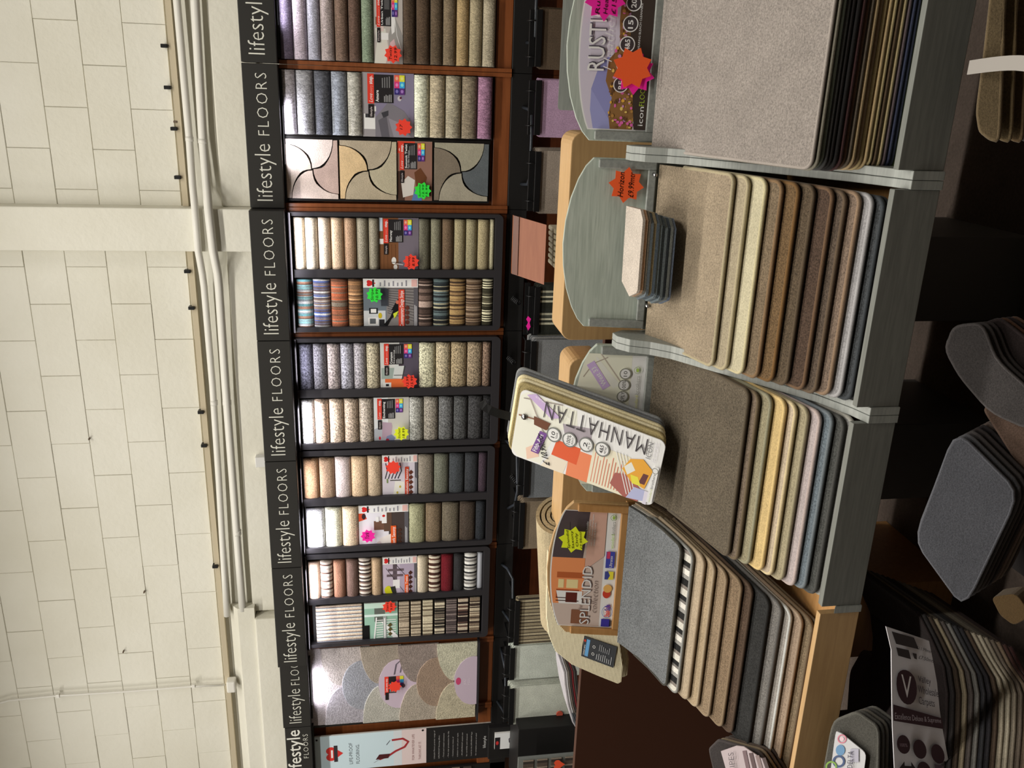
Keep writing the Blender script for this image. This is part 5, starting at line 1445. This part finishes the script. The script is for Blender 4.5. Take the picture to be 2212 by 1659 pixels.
# ================================================================ UNDER THE STAND
DG = plain('dark_grey_board', (84, 82, 80), .55)
for k, (xa, ya, yb, mt, lab) in enumerate(((2060, 512, 694, DG, 'dark grey pedestal leg under the plain header bay'), (1985, 916, 1076, DG, 'dark grey pedestal leg under the sample book bay'), (1925, 1262, 1414, BEECHD, 'beech pedestal leg under the light beech bay'))):
    Y = 1.86; xr = P(xa, ya, Y).x; xl = P(xa, yb, Y).x
    o = box('pedestal_leg', (xl, Y, 0), (xr, Y + .35, FZ0 - .001), mt, None, .003); tag(o, lab, 'stand leg', 'pedestal legs of the sample stand')
o = box('added_dark_screen', (-3.4, 2.7, 0), (.9, 2.73, EYE - .78), plain('dark_hollow_brown', (70, 40, 26), .6), None); tag(o, 'added dark brown screen standing in for the dark hollow behind the sample stands', 'screen')  # dark sheet added to stand in for the unlit hollow behind the stands

# pale curved strap hanging at the frame edge
c0_, c1_ = P(2093, 146, 1.50), P(2240, 143, 1.34)
V = []; Fc = []; m = 8
for k in range(m + 1):
    s = k / m; p = c0_.lerp(c1_, s) + Vector((.006 * math.sin(s * 3.1), -.02 * math.sin(s * 3.1), 0))
    for sx, hy in ((-1, -1), (1, -1), (1, 1), (-1, 1)): V.append(p + Vector((.012 * sx, .002 * hy, 0)))
for k in range(m):
    for q in range(4): Fc.append((k * 4 + q, k * 4 + (q + 1) % 4, k * 4 + 4 + (q + 1) % 4, k * 4 + 4 + q))
Fc += [(3, 2, 1, 0), (m * 4, m * 4 + 1, m * 4 + 2, m * 4 + 3)]
o = mesh('white_strap', V, Fc, plain('white_strap', (190, 184, 178), .4, E=1.5)); tag(o, 'pale curved strap hanging below the heather header bay', 'strap')


def plinth(pts, drop, label, shrink=.02):
    xs_ = [p.x for p in pts]; ys_ = [p.y for p in pts]; z1 = min(p.z for p in pts) - drop
    if z1 < .02: return
    o = box('low_plinth', (min(xs_) + shrink, min(ys_) + shrink, 0), (max(xs_) - shrink, max(ys_) + .04, z1), plain('dark_plinth', (46, 42, 42), .7), None, .003)
    tag(o, 'dark low plinth under the ' + ' '.join(label.split()[:11]), 'plinth', 'low plinths under the floor level books')


def low_pile(name, label, px, plane, n, cols, step, th=.010, face=None, bind=True, E=1.7, cat='sample book', names='swatch', amt=.3):  # E darkens the pile colours, painting in the shade at floor level
    t = empty(name, label, cat)
    Y0, z0, k_ = plane
    base = [PP(x, y, Y0, z0, k_) for x, y in px]
    Nn = Vector((0, -k_, 1)).normalized()
    for k in range(n):
        pts = [p - Nn * (th * 1.12 * k) + Vector(step) * k for p in base]
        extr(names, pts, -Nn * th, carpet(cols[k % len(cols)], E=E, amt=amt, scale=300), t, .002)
        if bind:
            rim = [p - Nn * (th * .4) for p in pts]
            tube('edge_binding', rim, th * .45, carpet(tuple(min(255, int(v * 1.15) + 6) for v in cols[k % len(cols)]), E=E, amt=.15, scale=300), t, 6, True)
    if bind and 'very dark' not in label and 'charcoal edged' not in label: plinth(base, th * 1.12 * n + abs(step[2]) * n, label)
    return t, base, Nn


def smooth_px(pts, r=.18, n=3):
    out = []; m = len(pts)
    for i in range(m):
        p = np.array(pts[i], float); a = np.array(pts[i - 1], float); b = np.array(pts[(i + 1) % m], float)
        pa = p + (a - p) * r; pb = p + (b - p) * r
        for k in range(n + 1):
            s = k / n; q = (1 - s) ** 2 * pa + 2 * s * (1 - s) * p + s * s * pb; out.append((q[0], q[1]))
    return out


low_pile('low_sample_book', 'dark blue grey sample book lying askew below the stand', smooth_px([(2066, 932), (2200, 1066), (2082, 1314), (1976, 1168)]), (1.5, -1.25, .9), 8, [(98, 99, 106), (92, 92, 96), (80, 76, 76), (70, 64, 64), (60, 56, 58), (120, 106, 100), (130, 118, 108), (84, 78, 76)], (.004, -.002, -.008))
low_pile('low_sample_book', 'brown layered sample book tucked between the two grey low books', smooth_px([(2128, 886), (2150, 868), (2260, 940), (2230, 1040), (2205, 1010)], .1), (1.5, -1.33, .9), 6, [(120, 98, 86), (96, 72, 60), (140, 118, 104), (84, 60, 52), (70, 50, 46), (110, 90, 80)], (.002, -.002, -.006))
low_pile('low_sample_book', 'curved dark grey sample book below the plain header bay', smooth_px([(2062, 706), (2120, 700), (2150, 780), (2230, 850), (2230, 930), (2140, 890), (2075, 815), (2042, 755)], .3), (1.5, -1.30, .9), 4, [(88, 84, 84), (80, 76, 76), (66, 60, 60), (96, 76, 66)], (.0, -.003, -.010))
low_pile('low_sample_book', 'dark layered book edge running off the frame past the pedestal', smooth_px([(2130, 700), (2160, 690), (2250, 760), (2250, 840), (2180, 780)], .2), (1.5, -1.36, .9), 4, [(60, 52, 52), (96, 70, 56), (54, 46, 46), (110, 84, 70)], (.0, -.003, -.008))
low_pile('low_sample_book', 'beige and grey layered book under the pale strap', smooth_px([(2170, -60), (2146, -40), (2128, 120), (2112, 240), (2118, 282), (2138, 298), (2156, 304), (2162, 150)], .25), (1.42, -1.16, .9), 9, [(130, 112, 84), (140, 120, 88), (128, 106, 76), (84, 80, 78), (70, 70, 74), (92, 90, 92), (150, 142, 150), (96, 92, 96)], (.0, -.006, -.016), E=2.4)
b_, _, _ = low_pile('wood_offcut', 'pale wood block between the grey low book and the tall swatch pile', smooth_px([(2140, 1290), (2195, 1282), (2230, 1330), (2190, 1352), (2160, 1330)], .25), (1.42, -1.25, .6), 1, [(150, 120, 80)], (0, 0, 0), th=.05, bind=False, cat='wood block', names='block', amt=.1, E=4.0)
b_.name = 'wood_block'

# tall pile with the wholesale card
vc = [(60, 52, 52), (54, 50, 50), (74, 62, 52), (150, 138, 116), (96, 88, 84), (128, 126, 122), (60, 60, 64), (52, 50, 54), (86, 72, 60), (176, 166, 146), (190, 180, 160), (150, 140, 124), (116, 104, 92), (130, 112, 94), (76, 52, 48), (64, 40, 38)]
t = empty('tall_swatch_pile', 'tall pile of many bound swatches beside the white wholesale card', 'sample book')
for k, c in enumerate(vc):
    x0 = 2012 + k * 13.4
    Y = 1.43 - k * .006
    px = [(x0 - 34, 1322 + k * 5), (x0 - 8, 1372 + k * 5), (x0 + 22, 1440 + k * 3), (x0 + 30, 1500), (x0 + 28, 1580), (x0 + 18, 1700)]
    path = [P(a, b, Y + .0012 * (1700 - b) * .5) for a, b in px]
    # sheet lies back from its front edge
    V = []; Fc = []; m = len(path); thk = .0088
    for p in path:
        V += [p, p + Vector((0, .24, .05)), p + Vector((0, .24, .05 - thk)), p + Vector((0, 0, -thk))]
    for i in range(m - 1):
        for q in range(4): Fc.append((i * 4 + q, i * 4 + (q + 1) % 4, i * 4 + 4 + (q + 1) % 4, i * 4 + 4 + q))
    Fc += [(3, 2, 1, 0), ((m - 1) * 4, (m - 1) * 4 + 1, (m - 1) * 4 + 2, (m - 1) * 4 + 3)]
    mesh('swatch', V, Fc, carpet(c, E=1.9, amt=.25, scale=300), t)  # swatch colours darkened here too, in place of low-level shade
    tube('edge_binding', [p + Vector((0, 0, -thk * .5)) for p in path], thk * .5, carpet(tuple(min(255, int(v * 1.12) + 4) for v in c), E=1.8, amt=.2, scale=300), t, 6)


xp = [P(2012, 1330, 1.40), P(2212, 1330, 1.40), P(2060, 1700, 1.40), P(2230, 1700, 1.36)]
plinth([Vector((v_.x, v_.y + q_, min(v2.z for v2 in xp))) for v_ in xp for q_ in (0, .2)], .14, 'tall pile of bound swatches', .06)
# white wholesale card
def valley():
    Y = 1.46
    rows = [((1914, 1354), (2007, 1385)), ((1925.6, 1404), (2016, 1430)), ((1926, 1450), (2024, 1474)), ((1927, 1516), (2030, 1535)), ((1928, 1570), (2036, 1574)), ((1931, 1631), (2048, 1640)), ((1934, 1700), (2062, 1700))]
    t = empty('wholesale_card', 'long white card with a dark V emblem and ovals hanging over the low piles', 'card')
    # front face follows the rows; v along the card, u across
    A = [P(a[0], a[1], Y) for i, (a, b) in enumerate(rows)]; B = [P(b[0], b[1], Y) for i, (a, b) in enumerate(rows)]
    n = len(A) - 1

    def fn(u, v, w):
        s = max(0, min(n - 1e-6, v)); i = int(s); f_ = s - i
        a = A[i].lerp(A[i + 1], f_); b = B[i].lerp(B[i + 1], f_); p = a.lerp(b, u); return p + Vector((0, -w - .0022, 0))
    V = []; Fc = []; NU, NV = 6, 30
    for sgn in (0, 1):
        for j in range(NV + 1):
            for i in range(NU + 1): V.append(fn(i / NU, j / NV * n, -.0022 - .003 * sgn))
    o_ = (NU + 1) * (NV + 1)
    for j in range(NV):
        for i in range(NU):
            a = j * (NU + 1) + i; Fc.append((a, a + NU + 1, a + NU + 2, a + 1)); Fc.append((a + o_, a + 1 + o_, a + NU + 2 + o_, a + NU + 1 + o_))
    for j in range(NV):
        for a in (j * (NU + 1), j * (NU + 1) + NU): Fc.append((a, a + o_, a + NU + 1 + o_, a + NU + 1))
    for i in range(NU):
        for a in (i, NV * (NU + 1) + i): Fc.append((a, a + 1, a + 1 + o_, a + o_))
    mesh('card_sheet', V, Fc, plain('matt_white_card', (212, 210, 216), .5), t)
    D_ = (54, 34, 42)
    pr = Print()
    pr.poly([(.10, .10), (.62, .05), (.68, .55), (.14, .62)], (52, 48, 50)); pr.poly([(.12, .78), (.42, .74), (.44, 1.15), (.14, 1.15)], (52, 48, 50)); pr.poly([(.50, .82), (.60, .80), (.58, 1.08), (.52, 1.06)], (52, 48, 50))
    pr.disc(.30, 2.35, .22, .62, D_); pr.text('V', .19, 2.72, .75, (206, 202, 206), fit=.22)
    pr.text('£11.99mtr', .62, .55, .16, (40, 34, 40), fit=.36, shear=.2); pr.text('£7.50mtr', .62, 1.0, .18, (40, 34, 40), fit=.38, shear=.2)
    pr.text('Valley', .56, 2.10, .26, (66, 60, 72), fit=.28); pr.text('Wholesale', .54, 2.48, .26, (66, 60, 72), fit=.44); pr.text('Carpets', .54, 2.86, .26, (66, 60, 72), fit=.34)
    pr.poly([(.0, 3.05), (1, 3.35), (1, 3.95), (.0, 3.7)], D_)
    pr.text('Excellence Deluxe & Supreme', .03, 3.62, .26, (170, 158, 168), fit=.94)
    for (u, v) in ((.17, 4.55), (.47, 4.68), (.80, 4.80), (.50, 5.42)): pr.disc(u, v, .125, .33, D_)
    pr.text('2', .47, 5.5, .2, (214, 208, 214), fit=.06); pr.text('100%', .10, 4.62, .12, (150, 130, 140), fit=.14)
    pr.poly([(.06, 5.35), (.16, 5.12), (.16, 5.26), (.28, 5.26), (.28, 5.12), (.36, 5.35), (.28, 5.58), (.28, 5.44), (.16, 5.44), (.16, 5.58)], (40, 34, 38)); pr.poly([(.70, 5.15), (.92, 5.2), (.96, 5.6), (.84, 5.72), (.72, 5.5)], (84, 70, 80)); pr.rect(.02, 5.75, .7, 5.98, D_)
    pr.build('printed_text', fn, t, E=.85)


valley()
# dark pile behind the beech fascia and a book with a rounded white card
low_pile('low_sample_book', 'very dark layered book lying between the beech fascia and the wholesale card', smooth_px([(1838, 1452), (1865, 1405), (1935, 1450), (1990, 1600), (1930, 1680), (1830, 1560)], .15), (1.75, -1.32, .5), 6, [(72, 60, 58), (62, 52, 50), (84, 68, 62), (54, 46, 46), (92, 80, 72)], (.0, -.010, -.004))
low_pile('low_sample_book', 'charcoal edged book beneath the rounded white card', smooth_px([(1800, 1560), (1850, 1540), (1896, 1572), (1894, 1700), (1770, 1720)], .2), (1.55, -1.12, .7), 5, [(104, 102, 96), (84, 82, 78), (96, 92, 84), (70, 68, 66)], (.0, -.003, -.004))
dl = smooth_px([(1806, 1578), (1820, 1584), (1872, 1626), (1862, 1700), (1790, 1700)], .15)
pl = (1.55, -1.108, .7); pts = [PP(x, y, *pl) for x, y in dl]
t = empty('rounded_white_card', 'rounded white card printed with pink, blue and green rings beside the beech fascia', 'card')
extr('card_sheet', pts, (0, -.002, .002), plain('matt_white_card2', (206, 206, 210), .5), t)
pl2 = (1.545, -1.108, .7)
g = lambda u, v, w: PP(1790 + u * 90, 1580 + v * 90, pl2[0] - w, pl2[1] + w, pl2[2])
Print().ring(.32, .18, .08, .11, (200, 120, 140)).disc(.32, .18, .05, .05, (224, 190, 200)).disc(.28, .45, .11, .13, (96, 140, 180)).ring(.24, .72, .10, .15, (60, 80, 120)).ring(.06, .85, .1, .14, (120, 160, 60)).rect(.52, .42, .72, .74, (172, 170, 186)).build('printed_mark', g, t, E=.9)
tl, tr2, brr, bl = PP(1831, 1657, *pl2), PP(1833, 1620, *pl2), PP(1846, 1622, *pl2), PP(1844, 1659, *pl2)
qd = quad_fn(tl, tr2, brr, bl); Print().text('DELTA', .02, .95, .9, (60, 56, 76), fit=1.0).build('printed_text', lambda u, v, w: qd(u, v, w + .004), t, E=.9)
# striped book in the corner beyond the beech bay
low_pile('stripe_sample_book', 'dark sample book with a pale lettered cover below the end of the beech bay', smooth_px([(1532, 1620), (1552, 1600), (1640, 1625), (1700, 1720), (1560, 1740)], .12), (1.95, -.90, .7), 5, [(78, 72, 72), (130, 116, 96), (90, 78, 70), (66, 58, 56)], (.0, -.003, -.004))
pl3 = (1.945, -.886, .7)
pts = [PP(x, y, *pl3) for x, y in ((1558, 1622), (1592, 1610), (1608, 1612), (1650, 1640), (1680, 1700), (1580, 1700))]
t = empty('lettered_cover', 'pale mauve lettered cover sheet lying on the dark corner book', 'card')
extr('cover_sheet', pts, (0, -.002, .002), plain('mauve_card', (186, 172, 176), .5), t)
tl, tr2, brr, bl = PP(1577, 1668, 1.935, -.886, .7), PP(1572, 1626, 1.935, -.886, .7), PP(1587, 1624, 1.935, -.886, .7), PP(1592, 1666, 1.935, -.886, .7)
qd2 = quad_fn(tl, tr2, brr, bl); Print().text('RIPES', .02, .95, .8, (70, 60, 66), fit=1.0, thin=-.01).build('printed_text', lambda u, v, w: qd2(u, v, w + .004), t, E=.9)
for k in range(4):
    tl, tr2 = PP(1612 + k * 14, 1660, 1.94, -.886, .7), PP(1604 + k * 14, 1622 + k * 5, 1.94, -.886, .7)
    d_ = PP(1620 + k * 14, 1659, 1.94, -.886, .7) - tl
    extr('stripe_patch', [tl, tr2, tr2 + d_, tl + d_], (0, -.001, .001), plain('mauve%d' % k, [(120, 100, 104), (96, 78, 80), (140, 122, 122), (84, 70, 70)][k], .6), t)
